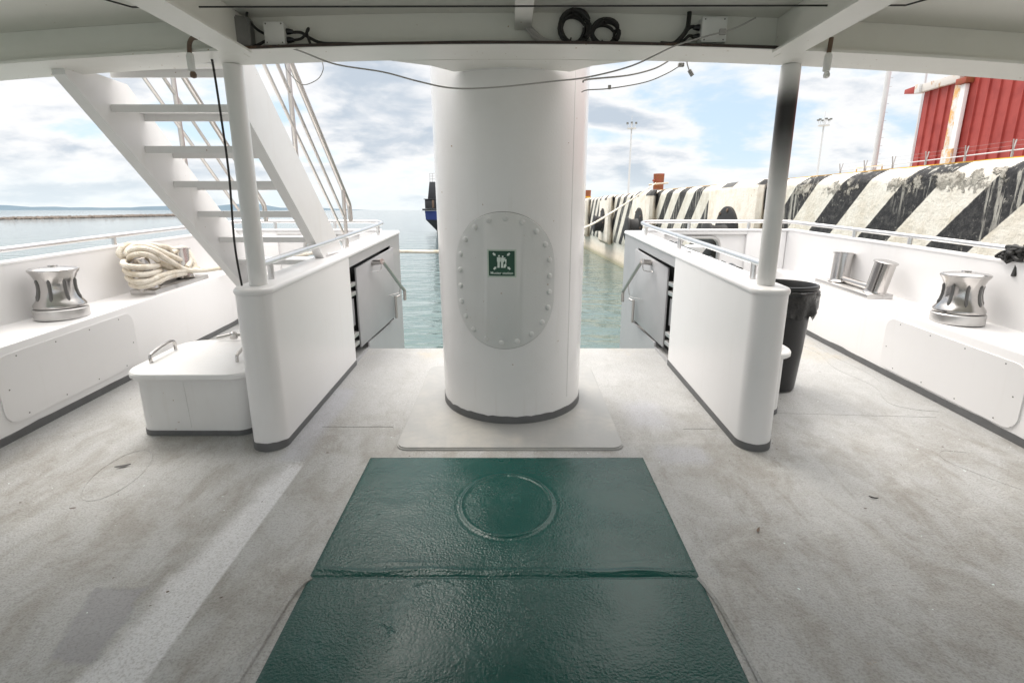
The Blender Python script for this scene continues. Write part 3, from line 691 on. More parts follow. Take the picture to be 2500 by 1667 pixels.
# ================================================================== STAIRS
t = thing("staircase", (-1.83, 5.3, dz(5.3)), "steep white steel ship stairs with open treads up to the upper deck", "stairs")
SL = -.855
def zlow(y): return 1.631 + SL * (y - 3.433)
def zup(y): return zlow(y) + .425
for xa, xb in ((-2.268, -2.202), (-1.485, -1.42)):
    pr = [(2.80, zlow(2.80)), (4.95 if xa < -2 else 4.36, 0), (0, 0)]
    if xa < -2: pl = [(2.83, zlow(2.83)), (5.0, zlow(5.0)), (5.0, dz(5.0)), (5.39, dz(5.39)), (5.5, zup(5.5)), (3.27, zup(3.27)), (2.99, 2.20), (2.83, 2.20)]
    else: pl = [(2.99, zlow(2.99)), (4.02, zlow(4.02)), (4.02, dz(4.02, .93)), (4.46, dz(4.46, .93)), (4.44, zup(4.44)), (3.10, zup(3.10)), (2.99, 2.30)]
    mb = MB(); mb.prism(pl, lambda u, v: (xa, u, v), lambda u, v: (xb, u, v)); mb.build("stringer", M['stair'], t)
    if xa > -2:
        MB().box((-1.50, 4.05, dz(4.3, .9425)), (-1.405, 4.48, dz(4.3, .955)), .004).build("foot_plate", M['wall'], t)
tread0 = None
for i in range(1, 12):
    y = 3.106 + .2265 * (i - 2); z = 2.06 - .1895 * (i - 2)
    if tread0 is None:
        mb = MB(); a, b_ = -2.2015, -1.4855
        mb.loft([[(x, 0, 0), (x, .27, 0), (x, .27, -.047), (x, .264, -.047), (x, .264, -.006), (x, .006, -.006), (x, .006, -.040), (x, 0, -.040)] for x in (a, b_)], closed=True, cap=True)
        for v in mb.bm.verts: v.co += Vector((0, y, z))
        tread0 = mb.build("tread", M['stair'], t); base_l = (y, z)
    else: copy_part(tread0, t, (0, y - base_l[0], z - base_l[1]))
for x, dy in ((-1.452, 0), (-2.235, .05)):
    hr = MB(); pts = [(3.0, 3.095), (3.80, 2.421), (4.45, 1.873), (4.80, 1.578), (4.835, 1.53), (4.845, 1.40)]
    hr.tube([(x, y + dy, z) for y, z in pts[:3]] + [(x, q.x + dy, q.y) for q in catmull([(y, z, 0) for y, z in pts[3:]], 5)], .020, 12); hr = hr.build("handrail", M['hand'], t)
    mb = MB(); mb.tube([(x, 3.0 + dy, 2.856), (x, 4.656 + dy, 1.448)], .0115, 10); mb.build("mid_rail", M['hand'], t)
    mb = MB(); mb.tube([(x, 3.0 + dy, 2.632), (x, 4.64 + dy, 1.28)], .0115, 10); mb.build("lower_rail", M['hand'], t)
    for y, za, zb_ in ((3.727, 1.78, 2.48), (4.686, 1.03, 1.69)):
        MB().tube([(x, y + dy, za), (x, y + dy, zb_)], .016, 10).build("rail_post", M['hand'], t)
# ================================================================== DECK FITTINGS
def capstan(x, s, lzv, label):
    y = 3.70; z = dz(y, lzv); t = thing("capstan", (x, y, z), label, "capstan", "steel capstans on the side shelves")
    b0 = MB().lathe([(.158, .0005), (.160, .006), (.160, .064), (.155, .070), (.02, .0702)], (x, y, z), 48).build("base_ring", M['satin'], t)
    prof = [(.150, .078), (.153, .085), (.150, .10), (.132, .125), (.117, .16), (.109, .20), (.108, .24), (.114, .275), (.126, .305), (.140, .325), (.145, .334), (.144, .342), (.13, .350), (.08, .358), (.03, .361), (.0285, .368), (.003, .369)]
    dr = MB().lathe([(.12, .0705)] + prof, (x, y, z), 64).build("drum", M['steel'], t)
    for k in range(8):
        a = 2 * pi * k / 8 + .35
        def rr2(zz):
            for (r0, z0), (r1, z1) in zip(prof, prof[1:]):
                if z0 <= zz <= z1 and z1 > z0: return r0 + (r1 - r0) * (zz - z0) / (z1 - z0)
            return .12
        MB().tube([(x + (rr2(q) + .001) * cos(a), y + (rr2(q) + .001) * sin(a), z + q) for q in [.13 + .0145 * j for j in range(11)]], lambda i: .0105 if 0 < i < 10 else .004, 10).build("whelp", M['dsteel'], dr)
capstan(-3.225, -1, .565, "polished steel capstan on the left shelf near the coiled rope"); capstan(3.198, 1, .527, "polished steel capstan on the right shelf in front of the bare twin bitts")
def bitts(s, lzv, label):
    t = thing("mooring_bitts", (s * 3.16, 4.8, dz(4.8, lzv)), label, "bitts", "twin mooring bitts on the shelves")
    yc = 4.85; z = lambda y: dz(y, lzv)
    xa, xb = s * 3.045, s * 3.27
    a, b_ = sorted((xa, xb))
    mb = MB(); mb.hexa([(a, 4.46, z(4.46)), (b_, 4.46, z(4.46)), (b_, 5.27, z(5.27)), (a, 5.27, z(5.27)), (a, 4.46, z(4.46) + .038), (b_, 4.46, z(4.46) + .038), (b_, 5.27, z(5.27) + .038), (a, 5.27, z(5.27) + .038)], .003); mb.build("base_plate", M['satin'], t)
    for y, lean, rad in ((4.545, -.05, .080), (5.07, .015, .080)):
        c0 = Vector((s * 3.165, y, z(y) + .037)); ax = Vector((s * .02, lean, .27)).normalized(); q = ax.to_track_quat('Z', 'Y').to_matrix()
        MB().lathe([(rad + .012, 0), (rad + .003, .012), (rad, .03), (rad, .268), (rad + .013, .270), (rad + .013, .278), (rad - .01, .284), (.01, .286)], c0, 40, q).build("post", M['steel'], t)
    MB().tube([(s * 3.165, 4.60, z(4.6) + .075), (s * 3.165, 5.08, z(5.08) + .075)], .03, 16).build("cross_bar", M['steel'], t)
bitts(-1, .565, "twin steel bitts on the left shelf buried under cream rope"); bitts(1, .527, "bare twin steel bitts on the right shelf near the bin")
# mooring rope: turns on the bitts, then out through the fairlead to the quay
STR = [[(-3.25,4.496,1.125),(-3.27,4.442,1.12),(-3.28,4.427,1.148),(-3.27,4.46,1.193),(-3.25,4.55,1.215),(-3.2,4.685,1.204),(-3.2,4.891,1.17),(-3.22,5.068,1.136),(-3.22,5.192,1.142),(-3.2,5.244,1.108),(-3.15,5.211,1.034),(-3.12,5.186,0.965),(-3.1,5.135,0.93)],[(-3.2,4.426,1.13),(-3.22,4.444,1.164),(-3.2,4.527,1.206),(-3.15,4.608,1.192),(-3.12,4.691,1.154),(-3.12,4.823,1.102),(-3.15,5.035,1.035)],[(-3.2,4.439,1.155),(-3.12,4.381,1.183),(-3.07,4.423,1.187),(-3.05,4.546,1.143),(-3.04,4.72,1.046),(-3.05,4.871,0.974),(-3.07,5.034,0.936),(-3.12,5.232,0.935)],[(-3.2,4.428,1.113),(-3.12,4.37,1.139),(-3.06,4.397,1.144),(-3.06,4.507,1.113),(-3.1,4.625,1.069)],[(-3.26,4.492,1.081),(-3.22,4.38,1.079),(-3.15,4.281,1.071),(-3.08,4.25,1.056),(-3.06,4.371,1.039),(-3.09,4.578,1.028),(-3.15,4.749,1.029)],[(-3.26,4.514,1.017),(-3.22,4.393,1.021),(-3.15,4.291,1.015),(-3.08,4.264,0.993),(-3.06,4.387,0.976),(-3.08,4.55,0.977),(-3.14,4.714,0.981)],[(-3.26,4.524,0.953),(-3.22,4.408,0.958),(-3.15,4.305,0.954),(-3.08,4.279,0.931),(-3.06,4.406,0.921),(-3.05,4.566,0.943),(-3.05,4.827,0.955),(-3.06,5.118,0.929)],[(-3.24,4.505,0.888),(-3.18,4.371,0.897),(-3.1,4.316,0.89),(-3.07,4.398,0.882),(-3.05,4.52,0.899),(-3.05,4.669,0.926),(-3.06,4.916,0.925)],[(-3.18,4.96,1.115),(-3.15,5.057,1.125),(-3.12,5.105,1.084),(-3.1,5.088,1.015),(-3.08,4.993,0.97)],[(-3.1,4.636,1.058),(-3.08,4.735,1.002),(-3.08,4.838,0.958),(-3.1,4.984,0.932)],[(-3.14,4.687,1.017),(-3.12,4.78,0.988),(-3.11,4.907,0.946)]]
mb = MB()
for st in STR: mb.tube(catmull(st, 8), .0235, 12)
mb.tube(catmull([(-3.06, 5.0, .935), (-3.0, 5.37, .919), (-2.52, 5.75, .985), (-2.2, 6.13, 1.03), (-1.95, 6.30, 1.03), (-1.29, 6.5, 1.005), (-.9, 6.6, .996), (-.3, 7.0, 1.0), (.4, 8.2, 1.05), (1.33, 10, 1.162), (2.8, 13.6, 1.62), (5.12, 19.5, 2.42)], 10), lambda i: .021, 10)
mb.tube([(5.42 + .33 * cos(2 * pi * k / 24), 20.25 + .33 * sin(2 * pi * k / 24), 2.43 + .03 * cos(2 * pi * k / 24)) for k in range(24)], .03, 8, closed=True)
rp = mb.build("mooring_rope", M['rope']); tag(rp, "thick cream mooring rope wound over the left bitts and led out to the quay", "rope")
# access hatch boxes
def hatch(x0, x1, y0, y1, label, top=.40):
    t = thing("deck_hatch", ((x0 + x1) / 2, (y0 + y1) / 2, dz(y0)), label, "hatch", "white deck hatches beside the inner bulwarks")
    R1 = min(.09, (x1 - x0) * .4)
    o = .02; P = rrect(x0, y0, x1, y1, R1, 8)
    MB().prism(P, lambda u, v: (u, v, dz(v) + .0005), lambda u, v: (u, v, dz(v) + top - .03)).build("coaming", M['stair'], t)
    if x1 - x0 > .4: MB().tube([((x0 + x1) / 2 - .02, y0 - .0005, dz(y0) + .05), ((x0 + x1) / 2 - .03, y0 - .0005, dz(y0) + top - .035)], .0028, 6).build('weld_seam', M['stair'], t)
    Q = rrect(x0 - .004, y0 - .004, x1 + .004, y1 + .004, R1 + .004, 8)
    MB().loft([[(u, v, dz(v) + .001) for u, v in Q], [(u, v, dz(v) + .034 + .012 * mnoise.noise((u * 7, v * 7, 3))) for u, v in Q], [(u, v, dz(v) + .034) for u, v in P]], closed=True).build("base_band", M['band'], t)
    LQ = lambda g_: rrect(x0 - .045 + g_, y0 - .045 + g_, x1 + .045 - g_, y1 + .045 - g_, R1 + .06, 10)
    lid = MB().loft([[(u, v, dz(v) + z) for u, v in LQ(g_)] for g_, z in ((.004, top - .029), (0, top - .024), (0, top - .004), (.006, top + .006), (.05, top + .012), (.14, top + .018))], closed=True, cap=True).build("lid", M['stair'], t)
    for hx in (x0 + .03, x1 - .116):
        if x1 - x0 < .4: continue
        y = (y0 + y1) / 2
        hp = catmull([(hx, y0 + .16, dz(y0, top + .01)), (hx, y0 + .16, dz(y0, top + .055)), (hx, y0 + .18, dz(y0, top + .072)), (hx - .01, y0 + .30, dz(y0 + .30, top + .078)), (hx - .01, y0 + .40, dz(y0 + .40, top + .078)), (hx - .01, y0 + .425, dz(y0 + .425, top + .055)), (hx - .01, y0 + .425, dz(y0 + .425, top + .012))], 5)
        MB().tube(hp, .0105, 10).build("handle", M['steel'], lid)
    if x1 - x0 > .4:
        mb = MB(); yk = y1 + .02; xk = x0 + .30; zk = dz(yk, top + .02)
        mb.lathe([(.022, 0), (.026, .015), (.022, .045), (.01, .055)], (xk, yk, zk), 14); mb.tube([(xk - .11, yk - .02, zk + .012), (xk, yk, zk + .035)], .012, 8); mb.tube([(xk, yk, zk + .03), (xk + .09, yk + .01, zk + .026)], .011, 8)
        mb.build("clamp", M['steel'], t)
hatch(-2.285, -1.60, 2.99, 3.62, "white box hatch with two steel lid handles left of the nose post")
hatch(1.575, 1.80, 3.28, 3.72, "small white hatch mostly hidden behind the right bulwark nose", .43)
# bin
bx, by = 1.965, 3.83; bz = dz(by)
t = thing("rubbish_bin", (bx, by, bz), "large black plastic bin behind the right post", "bin")
MB().lathe([(.17, .002), (.178, .01), (.183, .06), (.20, .30), (.214, .56), (.226, .70), (.240, .755), (.252, .757), (.256, .770), (.252, .783), (.238, .785), (.232, .775), (.224, .70), (.175, .03), (.01, .028)], (bx, by, bz), 56).build("body", M['black'], t)
mb = MB(); rows = []
for j, (r, z) in enumerate(((.247, .752), (.252, .748), (.254, .742), (.250, .725), (.246, .69), (.243, .64), (.238, .60), (.236, .575))):
    row = []
    for k in range(72):
        a = 2 * pi * k / 72; wv = mnoise.noise((cos(a) * 3.2, sin(a) * 3.2, j * .55)) * (.0 if j < 2 else .016 + .004 * j) + (0 if j < 3 else .010 * abs(sin(a * 9 + j * .7)))
        hang = 0 if j < 5 else .09 * max(0, mnoise.noise((cos(a) * 1.6, sin(a) * 1.6, 7)) + .35 * cos(a - .1)) 
        row.append((bx + (r + max(0, wv)) * cos(a), by + (r + max(0, wv)) * sin(a), bz + z - hang * (j - 4) / 3 * (1 if j > 4 else 0)))
    rows.append(row)
mb.loft(rows, closed=True); mb.build("bin_liner", M['bag'], t, ang=60)
mb = MB()  # wavy black tubes filling the dark strip outboard of the cap
for k in range(5):
    mb.tube(catmull([(1.60 + .035 * sin(k * 2.1 + j * 1.3), 3.75 + .17 * j, dz(3.75 + .17 * j, .86 + .03 * cos(k * 1.7 + j * 1.9))) for j in range(11)], 4), lambda i: .030 + .006 * sin(i * .9 + k), 8)
o = mb.build("black_bundle", M['bag']); tag(o, "wavy black bundle tucked along the outer side of the right inner bulwark", "net")
# dark cord bundle tied on the right rail
mb = MB(); random.seed(3); cx, cy, cz = 3.44, 3.60, dz(3.6, 1.045)
for k in range(7):
    pts = []
    for j in range(7): pts.append((cx + random.uniform(-.055, .035), cy + random.uniform(-.075, .075), cz + random.uniform(-.085, .035)))
    mb.tube(catmull(pts + [pts[0]], 5), .012 + .005 * random.random(), 8)
mb.tube(catmull([(cx - .03, cy - .02, cz + .02), (cx - .05, cy + .06, cz - .01), (cx - .06, cy + .10, cz - .045), (cx - .05, cy + .07, cz - .05)], 6), .009, 7)
mb.tube(catmull([(cx, cy, cz), (cx, cy - .01, cz - .1), (cx - .02, cy - .02, cz - .17)], 6), .016, 7)
o = mb.build("cord_bundle", M['cable']); tag(o, "tangled black cord tied round the right hand rail", "cord")
# ================================================================== OVERHEAD CLUTTER
def single(mb, name, m, label, cat, group=None): return tag(mb.build(name, M[m]), label, cat, group)
fz = lambda x: zf(x) + .013
t = thing("socket_box", (-1.30, 2.72, 2.22), "dark grey socket box fixed in the beam corner above the left post", "junction box")
MB().hexa([(-1.235, 2.805, 2.235), (-1.345, 2.72, 2.235), (-1.345, 2.66, 2.235), (-1.225, 2.735, 2.235), (-1.235, 2.805, 2.37), (-1.345, 2.72, 2.37), (-1.345, 2.66, 2.37), (-1.225, 2.735, 2.37)], .005).build("body", M['gbox'], t)
MB().hexa([(-1.232, 2.728, 2.245), (-1.325, 2.668, 2.245), (-1.327, 2.66, 2.245), (-1.230, 2.722, 2.245), (-1.232, 2.728, 2.36), (-1.325, 2.668, 2.36), (-1.327, 2.66, 2.36), (-1.230, 2.722, 2.36)], .002).build("cover", M['gbox'], t)
for x0_, x1_, z0_, z1_, lab, sgnx in ((-1.170, -1.074, 2.257, 2.357, "square white junction box on the beam left of the pillar", 1), (.893, 1.012, 2.268, 2.377, "square white junction box on the beam right of the pillar", -1)):
    t = thing("cable_box", ((x0_ + x1_) / 2, 2.78, z0_), lab, "junction box", "white junction boxes on the beam")
    MB().box((x0_, 2.752, z0_), (x1_, 2.814, z1_), .004).build("body", M['wbox'], t)
    for u in (.12, .88):
        for v in (.1, .9): MB().lathe([(.0035, 0), (.0035, .001), (.001, .0012)], (x0_ + u * (x1_ - x0_), 2.752, z0_ + v * (z1_ - z0_)), 8, Matrix.Rotation(pi / 2, 3, 'X')).build("screw", M['lamp'], t)
    for zz_ in (.3, .66):
        xx = x1_ if sgnx > 0 else x0_; zq = z0_ + zz_ * (z1_ - z0_)
        MB().tube([(xx, 2.785, zq), (xx + sgnx * .012, 2.785, zq), (xx + sgnx * .03, 2.785, zq)], lambda i: (.014, .013, .009)[i], 12).build("cable_gland", M['black'], t)
mb = MB()
mb.tube(catmull([(-1.042, 2.785, 2.32), (-1.0, 2.775, 2.315), (-.96, 2.765, 2.29), (-.9, 2.755, 2.266), (-.8, 2.75, 2.262), (-.66, 2.75, fz(-.66) + .006)], 8), .007, 8)
mb.tube(catmull([(-1.042, 2.785, 2.287), (-1.0, 2.77, 2.29), (-.965, 2.76, 2.318), (-.96, 2.76, 2.33), (-.968, 2.755, 2.31), (-.955, 2.75, 2.26)], 8), .006, 8)
mb.tube(catmull([(-1.175, 2.78, 2.31), (-1.21, 2.77, 2.33), (-1.24, 2.75, 2.37), (-1.235, 2.74, 2.40), (-1.28, 2.72, 2.395), (-1.31, 2.70, 2.37)], 8), .006, 8)
mb.tube(catmull([(-1.175, 2.775, 2.28), (-1.20, 2.76, 2.262), (-1.225, 2.75, 2.25), (-1.236, 2.745, 2.255)], 8), .0065, 8)
single(mb, "box_cable", 'cable', "black cables looping between the grey socket box and left white box", "cable", "black cables along the beam")
mb = MB()
mb.tube(catmull([(.865, 2.785, 2.345), (.84, 2.775, 2.335), (.80, 2.765, 2.29), (.77, 2.755, fz(.8) + .007)], 8), .008, 8)
mb.tube(catmull([(.865, 2.785, 2.302), (.84, 2.77, 2.30), (.81, 2.755, 2.275), (.76, 2.75, fz(.8) + .007)], 8), .007, 8)
mb.tube(catmull([(.838, 2.78, 2.41), (.836, 2.775, 2.38), (.828, 2.765, 2.33), (.80, 2.755, 2.29), (.76, 2.745, fz(.78) + .01), (.7, 2.74, fz(.7) + .008)], 8), .011, 8)
single(mb, "box_cable", 'cable', "black cables dropping to the right white box beside the plug", "cable", "black cables along the beam")
mb = MB(); 
for yy, zz_, r_ in ((2.735, .006, .006), (2.75, .006, .0055), (2.72, .0045, .0045)):
    mb.tube([(x, yy + .004 * sin(x * 9), fz(x) + zz_ - .001) for x in [-1.24 + .124 * i for i in range(21)]], r_, 7)
single(mb, "tray_cable", 'cable', "dark straight cables lying along the beam edge between the posts", "cable", "black cables along the beam")
def coil(cx, cz, R, turns, label, seed, sq=1):
    random.seed(seed); mb = MB(); pts = []
    N = 22 * turns
    for i in range(N):
        a = 2 * pi * i / 22 + .4; k = i // 22
        r = R * (1 - .10 * (k % 3) + .06 * sin(a * 2 + k)) ; yy = 2.762 + .012 * (k % 3) - .006 * (k // 3)
        pts.append((cx + r * cos(a) + .006 * sin(k * 2.3), yy, cz + r * sq * sin(a) + .004 * cos(k * 1.7)))
    mb.tube(pts, .0075, 7)
    for a in (1.7, 4.4, 5.6):
        mb.tube([(cx + R * .70 * cos(a), 2.752, cz + R * sq * .70 * sin(a)), (cx + R * .88 * cos(a), 2.738, cz + R * sq * .88 * sin(a)), (cx + R * 1.10 * cos(a), 2.752, cz + R * sq * 1.10 * sin(a))], .004, 6)
    return single(mb, "cable_coil", 'cable', label, "cable coil", "coiled black cables on the beam")
coil(.294, 2.334, .072, 6, "larger round coil of black cable right of the pillar head", 1); coil(.440, 2.312, .064, 4, "smaller squashed coil of black cable beside the larger coil", 2, .86)
mb = MB()
for dx, e in ((0, .19), (.02, .23), (.045, .27)):
    mb.tube(catmull([(.06 + dx * .5, 2.775, 2.345), (.085 + dx * .6, 2.77, 2.315), (.12 + dx, 2.762, 2.28), (.02 + e, 2.755, fz(.2) + .006)], 7), .0075, 8)
single(mb, "drop_cable", 'gcable', "grey cables falling from the roof stiffener towards the coils", "cable")
mb = MB(); A = [(-1.10, 2.735, 2.252), (-.994, 2.72, 2.222), (-.834, 2.72, 2.166), (-.61, 2.72, 2.132), (-.447, 2.72, 2.092), (-.282, 2.72, 2.062), (-.075, 2.72, 2.066), (.195, 2.72, 2.092), (.36, 2.72, 2.11), (.564, 2.70, 2.155), (.753, 2.69, 2.235), (.883, 2.69, 2.272), (1.021, 2.69, 2.308), (1.116, 2.69, 2.352)]
mb.tube(catmull(A, 7), .0036, 8); mb.box((.955, 2.683, 2.282), (.985, 2.697, 2.306), .002)
single(mb, "hanging_cable", 'gcable', "long grey cable sagging across the pillar below the beam", "cable", "loose cables hanging under the beam")
mb = MB(); mb.tube(catmull([(.36, 2.90, 2.128), (.393, 2.95, 2.151), (.595, 2.97, 2.174), (.73, 2.97, 2.205), (.80, 2.955, 2.238)], 7), .0042, 8)
single(mb, "hanging_cable", 'gcable', "short thick grey cable rising right of the pillar, upper of two", "cable", "loose cables hanging under the beam")
mb = MB(); mb.tube(catmull([(.37, 3.02, 2.105), (.395, 2.97, 2.105), (.508, 2.97, 2.112), (.687, 2.97, 2.141), (.798, 2.97, 2.182), (.87, 2.965, 2.222)], 7), .003, 8); mb.box((.50, 2.963, 2.108), (.515, 2.977, 2.128), .002); mb.box((.855, 2.955, 2.213), (.885, 2.975, 2.232), .003)
single(mb, "hanging_cable", 'gcable', "thin grey cable with a clip sagging right of the pillar, lower of two", "cable", "loose cables hanging under the beam")
mb = MB(); mb.tube(catmull([(-1.165, 2.955, 2.232), (-1.159, 2.96, 2.20), (-1.121, 2.97, 2.151), (-1.077, 2.97, 2.130), (-1.007, 2.97, 2.157), (-.974, 2.965, 2.20), (-.972, 2.955, 2.235)], 7), .0022, 8)
single(mb, "hanging_cable", 'gcable', "thin grey wire loop hanging under the beam by the stair rail", "cable", "loose cables hanging under the beam")
mb = MB(); mb.tube(catmull([(.895, 2.955, 2.238), (.905, 2.97, 2.222), (.915, 2.97, 2.20)], 5), .003, 6); mb.tube([(.915, 2.97, 2.20), (.935, 2.97, 2.172)], .010, 10)
single(mb, "hanging_plug", 'gcable', "small grey plug dangling under the beam left of the right post", "plug")
mb = MB(); mb.tube([(-1.62, 2.30, 2.302), (-1.548, 2.404, 2.300), (1.589, 2.385, 2.300), (1.66, 2.28, 2.302)], .0035, 8)
single(mb, "ceiling_wire", 'cable', "thin taut black wire strung across just below the ceiling", "wire")
mb = MB(); mb.tube(catmull([(-1.462, 2.80, 2.222), (-1.472, 2.835, 2.20), (-1.470, 2.845, 2.0), (-1.468, 2.85, 1.679), (-1.478, 2.838, 1.325), (-1.468, 2.84, 1.10)], 8), .0058, 8)
single(mb, "post_cable", 'cable', "black cable hanging down beside the left post", "cable")
def fitting(s, label):
    t = thing("lamp_fitting", (s * 1.48, 2.69, 2.12), label, "lamp fitting", "small lamp fittings hanging under the beam")
    hook = [(-1.44, 2.66, 2.262), (-1.465, 2.67, 2.262), (-1.49, 2.685, 2.243), (-1.498, 2.69, 2.205)] if s < 0 else [(1.475, 2.69, 2.27), (1.473, 2.69, 2.23), (1.472, 2.69, 2.205)]
    MB().tube(catmull(hook, 6), .010, 10).build("conduit", M['brown'], t)
    x = -1.498 if s < 0 else 1.471
    MB().lathe([(.008, 2.125), (.016, 2.13), (.017, 2.195), (.012, 2.205), (.004, 2.207)], (x, 2.69, 0), 16).build("holder", M['wbox'], t)
    MB().lathe([(.003, 2.098), (.013, 2.102), (.015, 2.115), (.010, 2.126)], (x + .004, 2.69, 0), 16).build("bulb_cap", M['brown'] if s < 0 else M['wbox'], t)
fitting(-1, "lamp holder hanging from a brown bent conduit above the stairs"); fitting(1, "pale lamp holder on a straight dark stem right of the right post")
t = thing("ceiling_light", (.03, 2.44, 2.37), "round cream ceiling light just above the pillar", "ceiling light")
MB().lathe([(.04, 2.374), (.12, 2.377), (.165, 2.385), (.178, 2.398)], (.03, 2.42, 0), 40).build("diffuser", M['wbox'], t)
MB().lathe([(.18, 2.392), (.195, 2.396), (.197, 2.412), (.1, 2.413)], (.03, 2.42, 0), 40).build("trim_ring", M['flange'], t)
for x, lab in ((1.70, "dark dome lamp at the ceiling's top right, inner of the pair"), (1.915, "dark dome lamp at the ceiling's top right, outer of the pair"), (-1.84, "dark dome lamp at the ceiling's top left")):
    t = thing("dome_lamp", (x, 2.26, zc(x) - .07), lab, "ceiling lamp", "dark dome lamps under the ceiling")
    MB().lathe([(.004, -.072), (.03, -.068), (.05, -.05), (.058, -.02)], (x, 2.275, zc(x)), 24).build("dome", M['gbox'], t)
    MB().lathe([(.06, -.02), (.066, -.016), (.066, -.001), (.02, -.0008)], (x, 2.275, zc(x)), 24).build("trim_ring", M['mid'], t)
# ================================================================== QUAY
t = thing("quay_wall", (4.8, 10, ZW), "long concrete quay wall painted with slanting black and white stripes", "quay wall")
mb = MB(); rows = []
yy = -30.0; QL = []
while yy < 230:
    QL.append(yy); yy += .10 if 3.5 < yy < 14 else (.4 if yy < 40 else 4)
def chip(y, k):
    if y > 9.3: return 0
    return max(0, mnoise.noise((y * 2.1, k, 0)) + .08) * .08 + .010 * mnoise.noise((y * 9, k, 4))
for y in QL:
    z0 = qz(y); c_ = chip(y, 1); c2 = chip(y, 8)
    rows.append([(5.06, y, z0 + .112), (4.95, y, z0 + .108 - .1 * c2), (4.86 + .2 * c2, y, z0 + .055 - .4 * c2), (4.812 + .55 * c_, y, z0 + .0 - .3 * c_), (4.80 + .45 * c_, y, z0 - .03 - .6 * c_), (4.80 + .10 * c_, y, z0 - .09 - .8 * c_), (4.80, y, z0 - .26), (4.80, y, .55), (4.80, y, .06), (4.83, y, .02), (4.83, y, -.55), (4.80, y, -.60), (4.80, y, -2.2)])
mb.loft(rows); mb.build("striped_face", M['stripes'], t, ang=50)
MB().loft([[(5.062, y, qz(y) + .09), (5.062, y, qz(y) + .128), (5.20, y, qz(y) + .128), (5.20, y, qz(y) + .09)] for y in QY], closed=True, cap=True).build("yellow_kerb", M['yellow'], t)
for y0_ in (10.0, 17.75, 25.3, 33.0, 40.6):
    y1_ = y0_ + 2.4
    mb = MB(); P = [(4.805, y0_ - .02 + .36), (4.62, y0_ + .02), (4.50, y0_), (4.45, y0_ + .12), (4.45, y1_ - .12), (4.50, y1_), (4.805, y1_ + .1)]
    zt_ = qz(y0_ + 1.2)
    def ins(p, k): return (p[0] + k * (1 if p[0] < 4.7 else 0), p[1] + k * (.5 if p[1] < y0_ + 1.2 else -.5))
    lv = [(-.10, .10), (.02, 0), (zt_ - .05, 0), (zt_ + .0, .02), (zt_ + .10, .14), (zt_ + .118, .25)]
    mb.loft([[(*ins(p, k), z) for p in P] for z, k in lv], closed=True, cap=True); mb.build("buttress", M['block'], t, ang=30)
for i, y0_ in enumerate((10.0, 17.75, 25.3)):
    lab = ("black rubber fender on the nearest quay buttress, partly hidden by the rail", "black rubber fender on the middle quay buttress above the rail corner", "black rubber fender on the farthest quay buttress beside the pillar")[i]
    yc = y0_ + 1.1; zc_ = 1.0
    t = thing("rubber_fender", (4.45, yc, zc_), lab, "fender", "black rubber quay fenders")
    q = Matrix.Rotation(-pi / 2, 3, 'Y')
    MB().lathe([(.57, .001), (.57, .05), (.54, .06), (.47, .07)], (4.45, yc, zc_), 40, q).build("base_flange", M['rubber'], t)
    MB().lathe([(.38, .055), (.355, .12), (.345, .26), (.375, .36), (.42, .385), (.42, .43), (.39, .45), (.2, .452)], (4.45, yc, zc_ - .16), 40, q).build("body", M['rubber'], t)
    for k in range(8):
        a = 2 * pi * k / 8 + .2; MB().lathe([(.035, .058), (.035, .085), (.01, .09)], (4.45, yc + .50 * cos(a), zc_ + .50 * sin(a)), 10, q).build("bolt", M['brown'], t)
for x, y, lab, R1, hh in ((5.42, 20.25, "rusty red mooring bollard holding the rope on the quay", .19, .66), (5.42, 38.9, "small far rusty bollard with a yellow band beside the pillar", .21, .68)):
    t = thing("quay_bollard", (x, y, qz(y) + .1), lab, "bollard", "rusty bollards on the quay")
    MB().lathe([(R1 * 1.12, 0), (R1 * 1.06, .05), (R1 * .98, .10), (R1 * .97, .3), (R1 * 1.03, hh - .06), (R1 * 1.05, hh - .01), (R1 * .98, hh), (.02, hh + .005)], (x, y, qz(y) + .09), 32).build("barrel", M['rust'], t)
    if y < 30: MB().tube([(x - R1 + .02, y - .1, qz(y) + .5), (x - R1 - .06, y - .16, qz(y) + .5)], .035, 10).build("stub", M['rust'], t)
    else: MB().lathe([(R1 * .99, .14), (R1 * 1.04, .15), (R1 * 1.04, .24), (R1 * .99, .25)], (x, y, qz(y) + .09), 32).build("yellow_band", M['yellow'], t)
# red building
t = thing("red_warehouse", (20, 27, qz(20) + .1), "red corrugated metal warehouse on the quay at top right", "building")
mb = MB(); rows = []; y = -2.0
while y < 27.6:
    for dy, dx in ((0, 0), (.015, -.07), (.06, -.07), (.075, 0), (.40, 0)):
        rows.append([(20 + dx, y + dy, 2.0), (20 + dx, y + dy, 7.04 if y > 25.3 else 9.0)])
    y += .55
mb.loft(rows); mb.build("wall", M['red'], t, ang=20)
mb = MB(); mb.quad((20.02, 27.62, 2.0), (32, 27.62, 2.0), (32, 27.62, 9.5), (20.02, 27.62, 7.05)); mb.build("end_wall", M['red'], t)
mb = MB(); mb.hexa([(19.7, 27.9, 7.03), (20.2, 27.9, 7.03), (20.2, 28.6, 7.13), (19.7, 28.6, 7.13), (19.7, 27.9, 7.36), (20.2, 27.9, 7.36), (20.2, 28.6, 7.33), (19.7, 28.6, 7.33)], .01); mb.hexa([(20.0, 25.3, 7.365), (33, 25.3, 10.2), (33, 28.7, 10.2), (20.0, 28.7, 7.365), (20.0, 25.3, 7.41), (33, 25.3, 10.25), (33, 28.7, 10.25), (20.0, 28.7, 7.41)]); mb.build("roof", M['red'], t)
